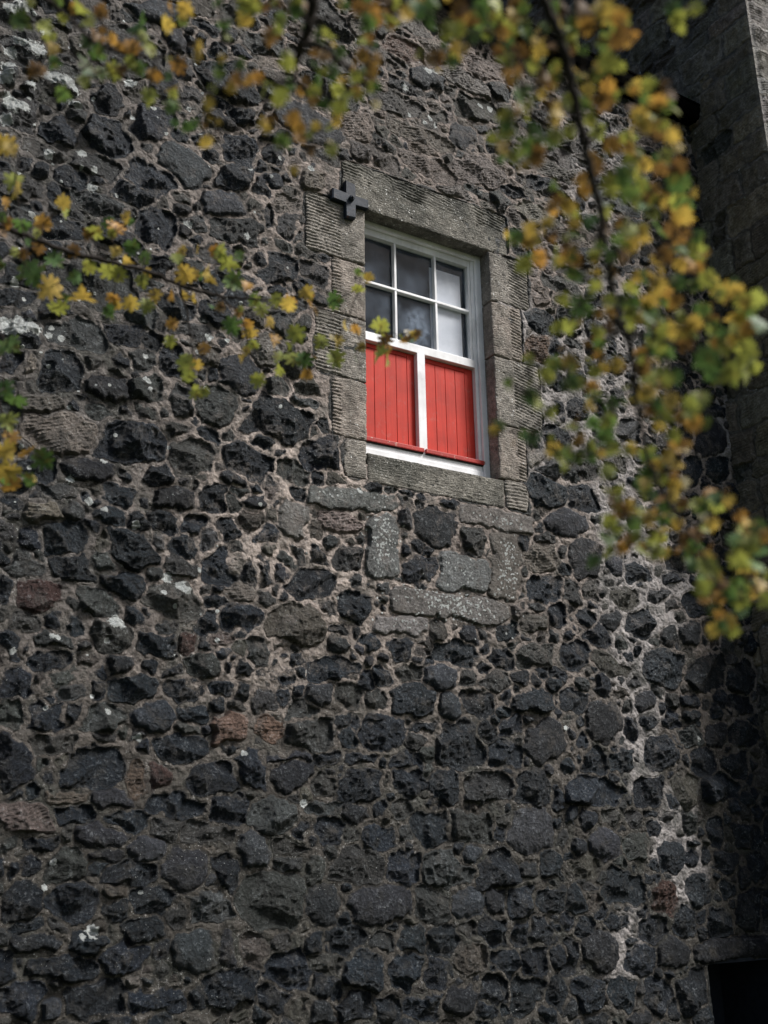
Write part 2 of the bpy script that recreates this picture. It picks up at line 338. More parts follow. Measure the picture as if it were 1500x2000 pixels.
def wall_mesh(name, parent, us, vs, stones, O, U, Vd, Nn, mortar, grow, lich, seed, drop=None, amp=1.0, post=None, gain=1.0, lift=0.0, tint=(1, 1, 1)):
    rs = np.random.RandomState(seed)
    us = np.asarray(us); vs = np.asarray(vs); x, y = np.meshgrid(us, vs); sh = x.shape
    wx = x+0.015*vn(x, y, 0.12, seed+1)+0.009*vn(x, y, 0.05, seed+2)+0.006*vn(x, y, 0.02, seed+3)
    wy = y+0.015*vn(x, y, 0.12, seed+4)+0.009*vn(x, y, 0.05, seed+5)+0.006*vn(x, y, 0.02, seed+6)
    F1 = np.full(sh, 9.0, np.float32); F2 = np.full(sh, 9.0, np.float32); ID = np.full(sh, -1, np.int32)
    for k, s in enumerate(stones):
        i0, i1, j0, j1 = win(s, us, vs, 0.13)
        if i1 <= i0 or j1 <= j0: continue
        sl = (slice(j0, j1), slice(i0, i1))
        if s.p >= 10: f = sdf(s, x[sl], y[sl])
        else: f = sdf(s, wx[sl], wy[sl])
        a, b, c = F1[sl], F2[sl], ID[sl]
        lt = f < a; F2[sl] = np.where(lt, a, np.minimum(b, f)); ID[sl] = np.where(lt, k, c); F1[sl] = np.where(lt, f, a)
    px, py = to_px(np.stack([O[i]+U[i]*x+Vd[i]*y for i in range(3)], -1))
    G = grow(x, y, px, py)
    gap = 0.005+0.012*((vn(x, y, 0.14, seed+8)+1)*0.5)**1.6
    D = np.maximum(F1-G, (F1-F2)*0.5+gap)+0.004*vn(x, y, 0.03, seed+9)+0.0065*fbm(x, y, 0.10, seed+90, 3)
    # mortar surface
    H = 0.002+lift+0.006*fbm(x, y, 0.16, seed+10, 3)+0.011*vn(x, y, 0.33, seed+93)+0.003*fbm(x, y, 0.035, seed+12, 2)+0.006*ss(0.0, 0.03, D)-0.010*ss(0.006, 0.0, gap)+0.004*vn(wx, wy, 0.02, seed+17)
    brush = vn(x*0.5+y*0.9, y*0.5-x*0.9, 0.012, seed+15)*0.0016; H = H+brush
    SC = np.zeros(sh+(4,), np.float32); SC[..., :3] = TONES[1]
    for k, s in enumerate(stones):
        i0, i1, j0, j1 = win(s, us, vs, 0.13)
        if i1 <= i0 or j1 <= j0: continue
        sl = (slice(j0, j1), slice(i0, i1)); msk = ID[sl] == k
        if not msk.any(): continue
        dx = x[sl]-s.c[0]; dy = y[sl]-s.c[1]; d = -D[sl]; r = s.rmin; t = s.tone
        if t == -1:
            H[sl] = np.where(msk & (F1[sl] < 0.0), H[sl]*0.4-0.010, H[sl]); continue
        c = gain*np.array(tint)*np.array(TONES[t])*rs.uniform(0.72, 1.32)*np.array([rs.uniform(.93, 1.1), 1, rs.uniform(.92, 1.08)])
        SC[sl][msk, :3] = c
        base = rs.choice([rs.uniform(0.002, 0.012), rs.uniform(0.010, 0.030)])*amp*min(1.0, 0.5+r/0.08)
        if t in (6, 8):
            q = 1-np.exp(-np.clip(d, 0, 9)/(0.35*r)); h = base*0.7+0.030*q*amp*min(1, r/0.06)+0.0025*fbm(dx, dy, 0.05, seed+20+k % 9, 2)
        elif t in (5, 7):
            q = 1-np.exp(-np.clip(d, 0, 9)/0.010); h = 0.006+0.012*q*amp+0.0035*fbm(dx, dy, 0.06, seed+30+k % 9, 3)+rs.uniform(-.04, .04)*dx
            if t == 7:
                a = rs.uniform(-0.25, 0.1); v = dy+a*dx+0.004*vn(dx, dy, 0.08, 77)
                per = rs.uniform(0.019, 0.025); wv = np.sin(2*math.pi*v/per)
                h = h+0.0055*np.clip(wv, -0.7, 1)*ss(0.02, 0.035, d)*(0.6+0.4*vn(dx, dy, 0.05, 78))
        else:
            K = rs.randint(4, 8); h = np.full(dx.shape, 9.0); gx0, gy0 = rs.uniform(-.10, .10, 2)
            for _ in range(K):
                th = rs.uniform(0, 2*math.pi); g = rs.uniform(0.15, 0.9); off = rs.uniform(0.15, 1.0)*r
                h = np.minimum(h, g*(off-(dx*math.cos(th)+dy*math.sin(th))))
            h = np.clip(h, -0.03, 0.065)*amp*1.15+gx0*dx+gy0*dy
            el = 1.0; 
            if t == 2 or t == 3:          # bedded sandstone: ledges
                a = rs.uniform(-.35, .15); b = dy+a*dx+0.012*vn(dx, dy, 0.10, seed+40); stp = 0.018
                h = h*0.5+0.006*(np.abs(((b/stp) % 1)-0.5)*2-0.5)*(0.6+0.6*vn(dx*.4, dy, 0.04, seed+41))
            rg = 1-np.abs(vn(wx[sl], wy[sl], 0.055, seed+50+k % 17)); rg2 = 1-np.abs(vn(wx[sl], wy[sl], 0.026, seed+60+k % 13))
            fr_ = rs.uniform(.2, .5) if t in (2, 3, 9) else rs.uniform(.22, .95); h = h+fr_*0.017*(rg-0.6)+fr_*0.010*(rg2-0.6)+0.0045*vn(wx[sl], wy[sl], 0.016, seed+71)+0.0014*vn(dx, dy, 0.0085, seed+72)
            q = 1-np.exp(-np.clip(d, 0, 9)/0.012); h = base+h*(0.35+0.65*q)+(fr_*min(1.0, r/0.08)*0.020*(0.55-np.abs(vn(wx[sl], wy[sl], 0.10, seed+80+k % 11)))*q)
        e = ss(-0.002, 0.012, d)
        H[sl] = np.where(msk, H[sl]*(1-e)+np.maximum(h, -0.012)*e, H[sl])
    SC[..., 3] = 0.5+D*8.0
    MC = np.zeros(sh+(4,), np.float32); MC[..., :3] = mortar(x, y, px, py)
    L = np.full(sh, -1.0, np.float32)
    for (cu, cv, r) in lich:
        i0, i1 = np.searchsorted(us, [cu-r*3, cu+r*3]); j0, j1 = np.searchsorted(vs, [cv-r*3, cv+r*3])
        if i1 <= i0 or j1 <= j0: continue
        sl = (slice(j0, j1), slice(i0, i1)); dd = np.hypot(x[sl]-cu, y[sl]-cv); L[sl] = np.maximum(L[sl], 1.0-0.5*dd/r)
    MC[..., 3] = L
    if post is not None: H = post(x, y, H)
    P = np.stack([O[i]+U[i]*x+Vd[i]*y+Nn[i]*H for i in range(3)], -1).astype(np.float32)
    nv, nu = sh; idx = np.arange(nu*nv).reshape(sh)
    Q = np.stack([idx[:-1, :-1], idx[:-1, 1:], idx[1:, 1:], idx[1:, :-1]], -1).reshape(-1, 4)
    if drop is not None:
        cx = (0.25*(x[:-1, :-1]+x[:-1, 1:]+x[1:, 1:]+x[1:, :-1])).ravel(); cy = (0.25*(y[:-1, :-1]+y[:-1, 1:]+y[1:, 1:]+y[1:, :-1])).ravel()
        Q = Q[~drop(cx, cy)]
    me = bpy.data.meshes.new(name); nq = len(Q)
    me.vertices.add(nu*nv); me.vertices.foreach_set('co', P.ravel())
    me.loops.add(nq*4); me.loops.foreach_set('vertex_index', Q.astype(np.int32).ravel())
    me.polygons.add(nq); me.polygons.foreach_set('loop_start', np.arange(0, nq*4, 4, dtype=np.int32))
    me.polygons.foreach_set('use_smooth', np.zeros(nq, bool))
    me.update(calc_edges=True)
    for nm, arr in (('scol', SC), ('mcol', MC)):
        a = me.attributes.new(nm, 'FLOAT_COLOR', 'POINT'); a.data.foreach_set('color', arr.ravel())
    me.materials.append(M['rubble'])
    o = bpy.data.objects.new(name, me); link(o, parent); return o

# stones read off the photograph: centre x, centre y, width, height, turn, kind (in the given view's own scale)
S_A = "715,65,210,120,10,0;1025,85,240,110,5,8;1235,75,150,150,10,0;310,30,210,70,5,1;55,100,110,60,0,0;255,150,190,120,15,2;425,155,85,75,20,1;620,185,210,90,5,0;925,195,200,110,30,0;1130,235,120,130,20,0;1340,265,180,90,20,0;350,310,290,160,-5,0;780,380,330,190,15,0;55,260,120,90,20,1;140,460,220,130,25,1;430,490,230,150,0,0;620,470,150,90,20,1;720,585,270,150,15,0;1060,465,160,100,20,1;1270,465,190,200,0,0;1460,500,120,140,0,0;230,640,210,190,10,4;590,690,260,130,15,1;1020,650,340,230,10,9;20,620,70,140,10,0;1390,640,200,60,5,2;1390,770,240,150,10,0;320,920,210,80,5,1;660,880,230,180,0,1;930,930,220,160,10,0;1100,920,80,80,0,4;40,940,110,170,0,0;270,1030,230,120,0,0;700,1060,130,110,0,8;530,1030,140,90,0,9;880,1050,80,90,30,0;1000,1080,130,100,15,0;1210,1070,250,120,5,1;1290,920,170,60,5,2;90,1150,190,150,15,0;370,1150,250,110,0,1;1110,1160,130,90,0,0;1300,1170,170,90,0,0;420,810,120,70,10,0;150,790,220,90,5,1"
S_B = "180,165,150,170,20,5;45,245,100,100,0,0;140,375,90,80,0,1;295,335,90,90,0,0;25,415,90,120,0,0;270,475,220,130,0,0;445,345,120,100,0,1;400,185,200,120,5,2;485,590,140,150,0,0;210,670,280,180,10,9;335,595,90,60,0,1;415,700,100,40,0,1;410,775,100,90,0,1;555,765,110,80,10,0;720,790,120,120,0,0;980,810,250,110,0,0;1190,840,130,80,10,0;1370,830,170,120,0,1;390,895,250,110,0,0;90,930,170,80,0,0;190,840,90,60,0,0;905,930,155,110,5,6;620,925,90,70,0,0;745,905,110,80,0,1;315,1005,130,90,0,6;1040,935,80,70,0,1;1160,950,160,80,0,1;1290,940,80,60,0,0;455,1030,140,110,10,1;225,1090,160,90,10,1;35,1040,110,100,0,1;775,1050,210,150,0,0;600,1045,120,90,0,1;945,1085,130,100,20,6;1085,1065,150,130,20,0;1335,1060,190,120,0,0;1210,1105,70,40,0,0;55,1180,160,130,5,3;430,1150,80,70,0,0;280,1210,230,160,0,1;455,1230,100,90,0,0;625,1200,220,180,0,0;825,1175,110,50,0,0;985,1255,220,210,-10,0;795,1250,90,80,0,1;1135,1190,90,70,0,0;1245,1175,120,90,0,0;1410,1250,180,200,0,8;1210,1310,150,140,-20,0;140,1330,250,90,0,6;510,1340,210,80,0,0;730,1345,150,70,0,0;885,200,210,170,15,8;1060,265,140,110,5,1;800,410,180,120,10,0;1410,510,180,120,0,0;1470,640,100,130,0,0;1355,660,120,120,10,9;1390,350,160,120,0,2"
S_C = "75,85,160,120,0,0;340,110,200,100,5,1;490,100,60,80,0,0;50,230,150,110,5,1;240,250,190,150,0,0;495,265,230,130,5,1;750,255,190,130,0,6;945,235,150,70,10,0;1110,300,150,170,0,3;1285,270,210,190,5,3;930,300,120,50,5,1;1260,150,160,110,0,1;1090,110,140,110,10,0;900,110,170,120,0,0;660,105,230,100,0,0;1340,55,170,90,0,0;60,460,150,260,0,0;440,500,330,210,0,0;270,380,260,100,0,1;495,358,130,35,3,1;875,410,250,150,0,0;675,545,80,150,0,3;770,530,110,120,0,4;1030,565,260,150,-5,0;1240,510,150,180,0,0;1400,515,200,210,5,8;120,740,240,130,5,2;315,640,240,80,3,2;540,655,190,70,3,6;375,725,220,90,3,0;625,750,220,90,3,0;855,680,290,100,5,0;1110,710,180,130,-10,0;1320,740,230,140,0,1;810,790,120,110,0,1;500,830,240,70,3,6;1000,830,240,100,3,1;40,880,90,60,0,1;200,880,170,100,10,0;520,920,130,45,3,8;715,905,160,100,5,6;150,975,110,100,-20,0;320,970,240,160,-5,1;900,985,200,190,10,6;620,1020,240,110,3,0;1230,915,155,150,0,6;1095,1010,160,160,0,0;1400,890,160,80,0,1;1420,960,150,80,0,1;100,1160,200,180,0,0;350,1155,210,190,0,0;550,1190,130,90,5,0;750,1150,190,130,0,0;1000,1180,270,150,-5,1;1320,1150,300,270,0,1;190,1355,220,100,5,8;20,1320,60,90,0,1;430,1350,160,120,0,0;690,1300,170,120,-5,0;130,1265,160,50,0,0;950,1400,220,220,0,6;1100,1395,90,130,0,8;1240,1400,150,140,0,9;30,1480,100,170,0,0;300,1490,350,120,5,0;620,1440,220,130,5,0;790,1385,80,70,0,0;1390,1480,210,200,0,0;1120,1560,220,200,0,0;120,1640,240,180,0,0;440,1620,330,180,-5,0;760,1640,300,130,0,0;780,1480,100,70,0,1;960,1630,90,90,0,0"
S_D = "290,90,260,200,0,0;600,90,180,190,0,0;820,110,170,200,0,0;1055,110,290,200,0,1;1320,115,210,200,10,0;1470,150,80,160,0,0;285,265,135,120,0,8;90,235,190,60,3,1;425,235,110,80,0,0;550,245,110,100,10,1;130,370,190,160,5,0;410,390,220,160,-5,0;730,370,220,200,0,0;975,340,260,190,5,1;1150,320,90,90,0,1;1305,370,250,220,0,6;1480,410,70,100,0,1;285,580,290,240,5,1;575,600,190,200,0,0;820,600,280,220,5,1;960,490,110,90,0,6;1105,590,250,210,0,0;1290,590,90,70,0,6;1430,570,140,160,0,0;30,580,130,120,0,1;90,800,220,190,0,8;440,800,350,200,5,6;715,790,220,190,0,1;930,790,160,180,0,6;1105,795,115,140,0,6;1250,790,150,180,0,0;1440,770,170,170,0,0;210,1000,220,150,5,0;40,1030,100,110,0,0;435,1030,130,110,0,1;610,1020,160,150,0,0;530,950,90,70,0,0;800,1010,160,170,0,0;1090,960,200,180,0,0;1240,960,120,160,0,0;1360,970,110,140,0,0;95,1150,170,110,0,1;310,1195,240,230,0,0;590,1190,210,200,10,0;750,1190,130,180,0,0;960,1130,200,140,0,9;1150,1150,140,160,0,0;1320,1130,150,140,0,0;1470,1100,90,110,0,0;100,1290,220,150,5,0;255,1400,230,170,0,0;460,1430,160,160,0,0;680,1400,230,190,0,0;890,1360,190,170,0,8;1090,1330,190,200,0,0;1290,1340,190,200,0,0;1460,1320,110,160,0,0"
S_E = "770,55,170,90,0,1;120,70,190,110,0,0;160,200,170,180,10,0;300,180,130,130,20,0;480,210,110,160,0,8;680,230,200,210,0,0;545,345,80,80,0,1;850,310,70,110,0,8;975,300,140,140,0,8;1030,120,220,140,20,0;380,310,180,120,0,0;820,510,260,260,0,0;1100,540,240,240,0,0;490,500,320,130,25,9;230,450,210,200,0,0;40,440,130,150,0,0;700,740,130,110,0,8;545,670,110,80,0,9;780,670,90,60,0,1;580,770,80,110,0,1;880,720,80,80,0,1;1000,725,110,90,0,0;725,865,120,80,0,0;870,850,140,100,0,0;1010,845,120,90,10,0;610,910,100,160,0,0;420,870,240,240,0,8;110,1000,230,280,0,8;250,890,90,60,0,0;285,995,80,80,0,0;220,740,180,120,0,0;815,1065,210,250,0,0;565,1110,180,190,10,0;370,1130,160,150,0,0;1000,960,150,140,0,1;1175,950,140,160,0,8;1340,960,180,160,0,0;1090,1120,160,140,0,0;1290,1140,160,150,0,0;350,1310,490,190,3,0;745,1320,240,180,0,0;975,1330,150,240,0,9;1210,1310,220,200,0,0;1320,760,160,110,0,0;1340,560,180,220,0,0"
S_F = "165,385,150,150,0,0;350,370,130,120,0,1;520,390,120,140,0,1;640,330,120,40,0,0;780,350,160,70,0,1;680,440,130,110,0,0;925,420,120,160,0,1;955,565,90,80,0,0;1120,490,120,200,0,0;285,560,230,190,5,6;520,570,240,180,10,1;800,650,260,240,0,0;165,720,240,150,0,9;430,870,330,260,20,0;745,960,180,210,0,4;1010,890,200,220,0,0;640,800,100,50,0,0;190,860,110,60,0,1;60,970,170,190,0,0;650,1170,210,180,5,0;900,1120,200,200,0,0;1160,1120,200,220,0,0;1380,1050,220,320,0,0;1200,700,210,170,0,0;1420,720,150,180,0,0;280,1340,270,260,0,8;570,1410,240,200,0,0;810,1360,210,210,0,8;490,1280,80,70,0,0;380,1130,200,110,0,0;150,1170,130,130,0,0;40,1370,110,240,0,0;180,1650,230,240,0,0;440,1640,210,260,0,0;700,1660,180,250,0,0;950,1650,230,330,0,0;250,1850,200,90,0,0;560,1850,150,90,0,8"
S_G = "80,380,200,110,5,0;360,390,300,150,10,1;605,390,170,90,5,0;285,560,220,190,0,0;40,530,110,120,20,0;130,560,90,90,-30,2;525,650,190,110,15,8;715,670,150,160,0,1;690,520,110,110,0,1;830,520,150,130,15,0;1165,590,190,180,0,6;1065,740,200,200,10,1;880,720,120,160,0,1;1340,790,330,220,10,0;650,930,370,210,10,0;280,860,330,190,20,2;460,750,170,80,10,1;860,850,130,110,30,1;1005,880,110,80,20,0;940,990,190,180,0,1;1190,1010,260,150,15,0;1290,910,130,70,20,0;440,1045,220,120,10,8;270,1130,190,110,5,9;600,1160,170,140,20,0;850,270,180,100,10,0;1040,290,150,120,20,0;1360,80,180,160,10,0;670,290,170,90,20,1;190,720,230,90,5,2;60,190,230,110,10,0;1430,1060,160,90,10,1;930,370,180,60,15,1;700,760,120,60,10,1"
S_H = "420,520,210,140,20,0;230,500,140,110,10,0;710,640,210,130,25,6;420,380,140,110,15,0;70,430,160,140,10,1;20,280,60,110,0,1;600,480,180,130,10,0;100,200,200,90,15,1;250,310,180,140,10,1;590,700,200,120,20,0;510,760,140,90,15,0;870,800,150,110,15,6;1045,840,50,80,0,0;1110,880,80,100,10,1;1110,800,90,80,10,2;930,580,150,120,10,0;920,700,130,90,10,0;620,900,170,130,10,0;930,900,240,90,15,1;1080,1040,160,160,10,0;380,650,200,90,15,1;190,590,220,70,15,9;400,800,220,90,15,1;240,900,200,90,15,0;70,1080,180,110,10,0;90,730,160,100,15,1;860,1000,180,80,10,1;950,460,120,90,10,0;60,60,200,80,15,1;620,50,230,90,12,6"
S_I = "1085,385,180,90,20,6;1260,665,130,110,20,6;740,620,180,110,15,2;190,590,140,90,15,0;170,700,150,110,10,0;870,770,200,90,35,9;1050,660,340,90,25,2;1100,820,300,90,25,2;950,520,300,80,20,9;1330,830,260,110,25,2;1320,540,240,130,20,9;980,250,260,90,25,3;1350,320,260,90,25,2;1440,440,110,90,20,1;300,230,220,110,15,1"
S_J = "370,75,150,130,20,0;370,200,150,140,20,3;460,200,110,90,0,0;540,175,130,40,5,1;570,500,120,110,0,0;670,500,80,80,0,0;400,900,230,130,30,0;610,940,150,150,-10,0;515,1050,200,120,10,6;610,1230,150,190,10,8;370,740,100,80,0,5;460,640,190,110,20,0;440,780,120,80,10,1;620,790,140,100,0,1;870,1300,130,100,0,0;1250,800,110,120,0,0;1210,650,150,170,0,8;1120,800,90,130,0,0;420,1230,200,110,0,2;420,1390,200,140,0,0;1030,1330,100,70,0,0;1070,1230,150,140,0,0;640,1370,80,100,0,9;790,1420,180,100,10,9"
R_B = "620,290,160,280,0,5;1215,390,140,310,0,5;1015,425,235,165,8,5;950,590,570,120,8,5;1180,165,360,85,10,5;700,680,240,100,8,5;470,60,420,90,8,5"
blocks = [  # dressed stones round the window: x0, x1, z0, z1, margin side, kind
    ('lintel', 2.783, 4.075, 5.515, 5.832, 'b', 2), ('jamb_stone', 2.53, 2.948, 5.110, 5.510, 'r', 0), ('jamb_stone', 2.715, 2.948, 4.728, 5.104, 'r', 1),
    ('jamb_stone', 2.60, 2.948, 4.315, 4.722, 'r', 0), ('jamb_stone', 2.712, 2.948, 3.942, 4.309, 'r', 1), ('jamb_stone', 2.79, 2.943, 3.70, 3.936, 'r', 0),
    ('jamb_stone', 3.914, 4.24, 5.143, 5.510, 'l', 0), ('jamb_stone', 3.914, 4.165, 4.738, 5.137, 'l', 1), ('jamb_stone', 3.914, 4.295, 4.256, 4.732, 'l', 0),
    ('jamb_stone', 3.914, 4.14, 3.884, 4.250, 'l', 1), ('jamb_stone', 3.952, 4.135, 3.69, 3.878, 'n', 0), ('window_sill', 2.949, 3.946, 3.685, 3.872, 'a', 2)]
stones = []
for b in blocks:
    s = mk((b[1]+b[2])/2, (b[3]+b[4])/2, ((b[2]-b[1])/2+.004, 0), (0, (b[4]-b[3])/2+.004), 14, -1); stones.append(s)
def from_photo(txt, ox, oy, k, p=None):
    for e in txt.split(';'):
        cx, cy, ww, hh, ang, tone = [float(v) for v in e.split(',')]
        cx = ox+cx/k; cy = oy+cy/k; ww = ww/k/2; hh = hh/k/2; a = math.radians(ang); c = W(cx, cy)
        if c[1] > 7.5 or c[0] > 6.08: continue
        if any(sdf(s, c[0], c[1]) < -0.15*s.rmin for s in stones): continue
        eu = W(cx+ww*math.cos(a), cy+ww*math.sin(a))-c; ev = W(cx+hh*math.sin(a), cy-hh*math.cos(a))-c
        f = 1.04 if p is None else 1.0
        t = int(tone); pp = p or (2.3 if t in (6, 8) else random.uniform(2.6, 4.2))
        stones.append(mk(c[0], c[1], eu*f, ev*f, pp, t))
random.seed(5)
from_photo(R_B, 500, 950, 2.5, 9.0)
for tx, ox, oy, k in ((S_A, 0, 950, 3.0), (S_B, 500, 950, 2.5), (S_C, 0, 1300, 2.5), (S_D, 600, 1500, 3.0), (S_E, 1050, 1150, 3.333), (S_F, 1100, 1500, 3.75), (S_G, 0, 500, 2.5), (S_H, 0, 0, 2.0), (S_I, 400, 0, 2.5), (S_J, 900, 600, 2.5)):
    from_photo(tx, ox, oy, k)
def in_blob(px, py, B):
    r = 0*px-9.0
    for (a, b, c, d) in B: r = np.maximum(r, 1-np.hypot((px-a)/c, (py-b)/d))
    return r
LIGHT = [(1110, 800, 120, 170), (1180, 700, 90, 200), (1230, 1130, 90, 100), (1290, 1150, 90, 90), (1230, 1270, 60, 110), (1255, 1430, 45, 180), (1325, 1620, 62, 120), (1345, 1720, 55, 90), (1425, 830, 40, 130), (1200, 960, 60, 150), (1250, 1060, 90, 60), (1000, 640, 60, 90), (1150, 330, 90, 120), (1225, 1880, 35, 90)]
BROWN = [(860, 200, 330, 260), (1010, 330, 120, 200), (1150, 250, 160, 200), (1060, 560, 70, 260)]
def choose_main(cu, cv, hb, rs):
    px, py = to_px(np.array([cu, 0, cv])); br = in_blob(px, py, BROWN); lt = in_blob(px, py, LIGHT)
    if lt > 0.1 and rs.rand() < 0.35: return None
    if px > 1040 and hb > 0.095: return None
    r = rs.rand()
    if br > rs.uniform(-0.1, 0.25):
        if hb > 0.085: return None
        return (rs.uniform(1.7, 3.8), rs.uniform(-.12, .08), rs.uniform(2.8, 5), 2 if r < .42 else (9 if r < .72 else (1 if r < .92 else 0)))
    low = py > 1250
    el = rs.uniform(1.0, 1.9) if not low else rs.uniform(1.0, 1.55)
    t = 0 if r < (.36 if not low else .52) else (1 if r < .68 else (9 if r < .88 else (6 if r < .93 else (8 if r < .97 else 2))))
    return (el, rs.uniform(-.25, .25), 2.3 if t in (6, 8) else rs.uniform(2.3, 4.5), t)
HOLE = (5.335, 6.02, 0.12, 0.975)
stones.append(mk((HOLE[0]+HOLE[1])/2, (HOLE[2]+HOLE[3])/2, ((HOLE[1]-HOLE[0])/2+.02, 0), (0, (HOLE[3]-HOLE[2])/2+.02), 14, -1))
stones.append(mk(5.72, 1.045, (0.48, 0), (0, 0.072), 5, 8))          # slab over the opening
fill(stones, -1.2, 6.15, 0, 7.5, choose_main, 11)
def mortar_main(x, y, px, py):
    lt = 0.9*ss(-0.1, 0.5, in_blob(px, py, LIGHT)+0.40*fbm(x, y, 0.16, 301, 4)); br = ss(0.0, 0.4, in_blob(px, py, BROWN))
    low = ss(1000, 1650, py); left = ss(600, 100, px)  # vignette shade put into the mortar colour: darker at foot and upper left
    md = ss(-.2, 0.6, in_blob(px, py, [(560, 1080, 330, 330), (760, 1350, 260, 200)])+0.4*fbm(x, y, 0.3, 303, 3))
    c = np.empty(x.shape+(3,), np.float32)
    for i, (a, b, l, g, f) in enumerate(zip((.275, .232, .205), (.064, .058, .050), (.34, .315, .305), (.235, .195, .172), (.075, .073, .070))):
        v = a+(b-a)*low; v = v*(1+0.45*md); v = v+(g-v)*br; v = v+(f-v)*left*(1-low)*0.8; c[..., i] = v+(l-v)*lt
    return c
def grow_main(x, y, px, py):
    lt = ss(0.0, 0.4, in_blob(px, py, LIGHT)); br = ss(0.0, 0.3, in_blob(px, py, BROWN))
    return 0.019*(1-lt)-0.001+0.004*br+0.008*vn(x, y, 0.3, 333)
lich = []
LP = "365,440,9;480,463,7;178,367,9;183,335,7;228,382,4;606,331,8;160,300,9;95,300,10;100,640,5;120,660,6;95,655,7;283,698,6;402,761,7;286,748,6;280,743,5;405,660,8;440,668,5;290,765,5;92,718,4;200,905,6;136,938,7;172,980,7;200,998,6;262,1028,7;350,1145,10;360,1155,9;325,1130,9;318,1158,5;225,1215,11;237,1222,8;208,1252,5;25,1272,6;100,1243,5;110,1245,6;270,1441,7;90,1382,4;210,1390,5;475,1472,5;592,1569,7;180,1820,10;160,1830,5;105,1684,5;275,1743,4;88,1733,5;1101,1422,5;1366,1443,5;25,205,16;12,230,12;20,190,12;48,210,10;8,150,15;15,130,12;60,165,10;100,150,16;130,160,18;145,175,12;70,95,18;40,80,14;20,100,12;155,205,8;140,195,9;255,160,12;45,12,18;20,20,14;90,60,10;260,228,6;300,212,6;370,212,5;485,334,6;545,310,5;840,230,6;830,240,5;850,245,5;940,205,6;960,210,6;800,222,5;790,170,8;830,143,8;845,143,8;1020,210,7;640,150,7;1060,280,7;1115,195,7;60,420,7;28,555,8;10,640,16;30,645,18;50,640,16;65,648,12;700,960,6;35,630,10;180,1360,4"
for e in LP.split(';'):
    a, b, r = [float(v) for v in e.split(',')]; c = W(a, b)
    k = (W(a+1, b)-c)[0]; lich.append((c[0], c[1], r*max(k, 0.0034)*0.9))
rsl = np.random.RandomState(4)
for _ in range(90):
    a, b = rsl.uniform(0, 1000)*rsl.uniform(0.3, 1), rsl.uniform(0, 1500)*rsl.uniform(0.3, 1); c = W(a, b); lich.append((c[0], c[1], rsl.uniform(0.005, 0.013)))
for (cx, cy, rx, ry, n) in ((890, 1185, 110, 34, 260), (745, 1050, 32, 75, 170), (990, 1110, 24, 65, 120), (900, 1120, 45, 30, 35), (985, 1020, 50, 14, 40), (780, 1215, 45, 20, 30), (640, 965, 60, 12, 20)):
    for _ in range(n):
        a = cx+rsl.normal()*rx*0.5; b = cy+rsl.normal()*ry*0.5+(a-cx)*0.2; c = W(a, b); lich.append((c[0], c[1], rsl.uniform(0.003, 0.008)))

# ------------------------------------------------------------------ the stone house
house = empty('stone_house', (3.4, 0, 0)); house['label'] = 'dark rubble stone house wall with small white sash window and red shutters'; house['category'] = 'house'
def localise(o):            # meshes are written in world coordinates; give them their place under the parent
    o.matrix_parent_inverse = o.parent.matrix_basis.inverted() if o.parent else Matrix(); return o
SP = 0.0062
us = np.concatenate([np.arange(-7.0, -0.6, 0.06), np.arange(-0.6, 0.45, 0.015), np.arange(0.45, 6.125, SP)])
vs = np.concatenate([np.arange(0.0, 0.5, 0.02), np.arange(0.5, 7.47, SP)])
OP = (2.955, 3.908, 3.80, 5.522)
def drop(cx, cy):
    a = (cx > OP[0]-.06) & (cx < OP[1]+.06) & (cy > OP[2]) & (cy < OP[3]+.02)
    b = (cx > HOLE[0]) & (cx < HOLE[1]) & (cy > HOLE[2]) & (cy < HOLE[3])
    return a | b
def undulate(x, y, H): return H+0.015*vn(x, y, 1.1, 900)+0.010*vn(x, y, 0.45, 901)*ss(0.0, 0.5, np.abs(x-3.4)-0.3)
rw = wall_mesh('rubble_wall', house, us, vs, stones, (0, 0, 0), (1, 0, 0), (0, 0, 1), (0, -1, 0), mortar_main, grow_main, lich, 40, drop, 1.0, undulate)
localise(rw)

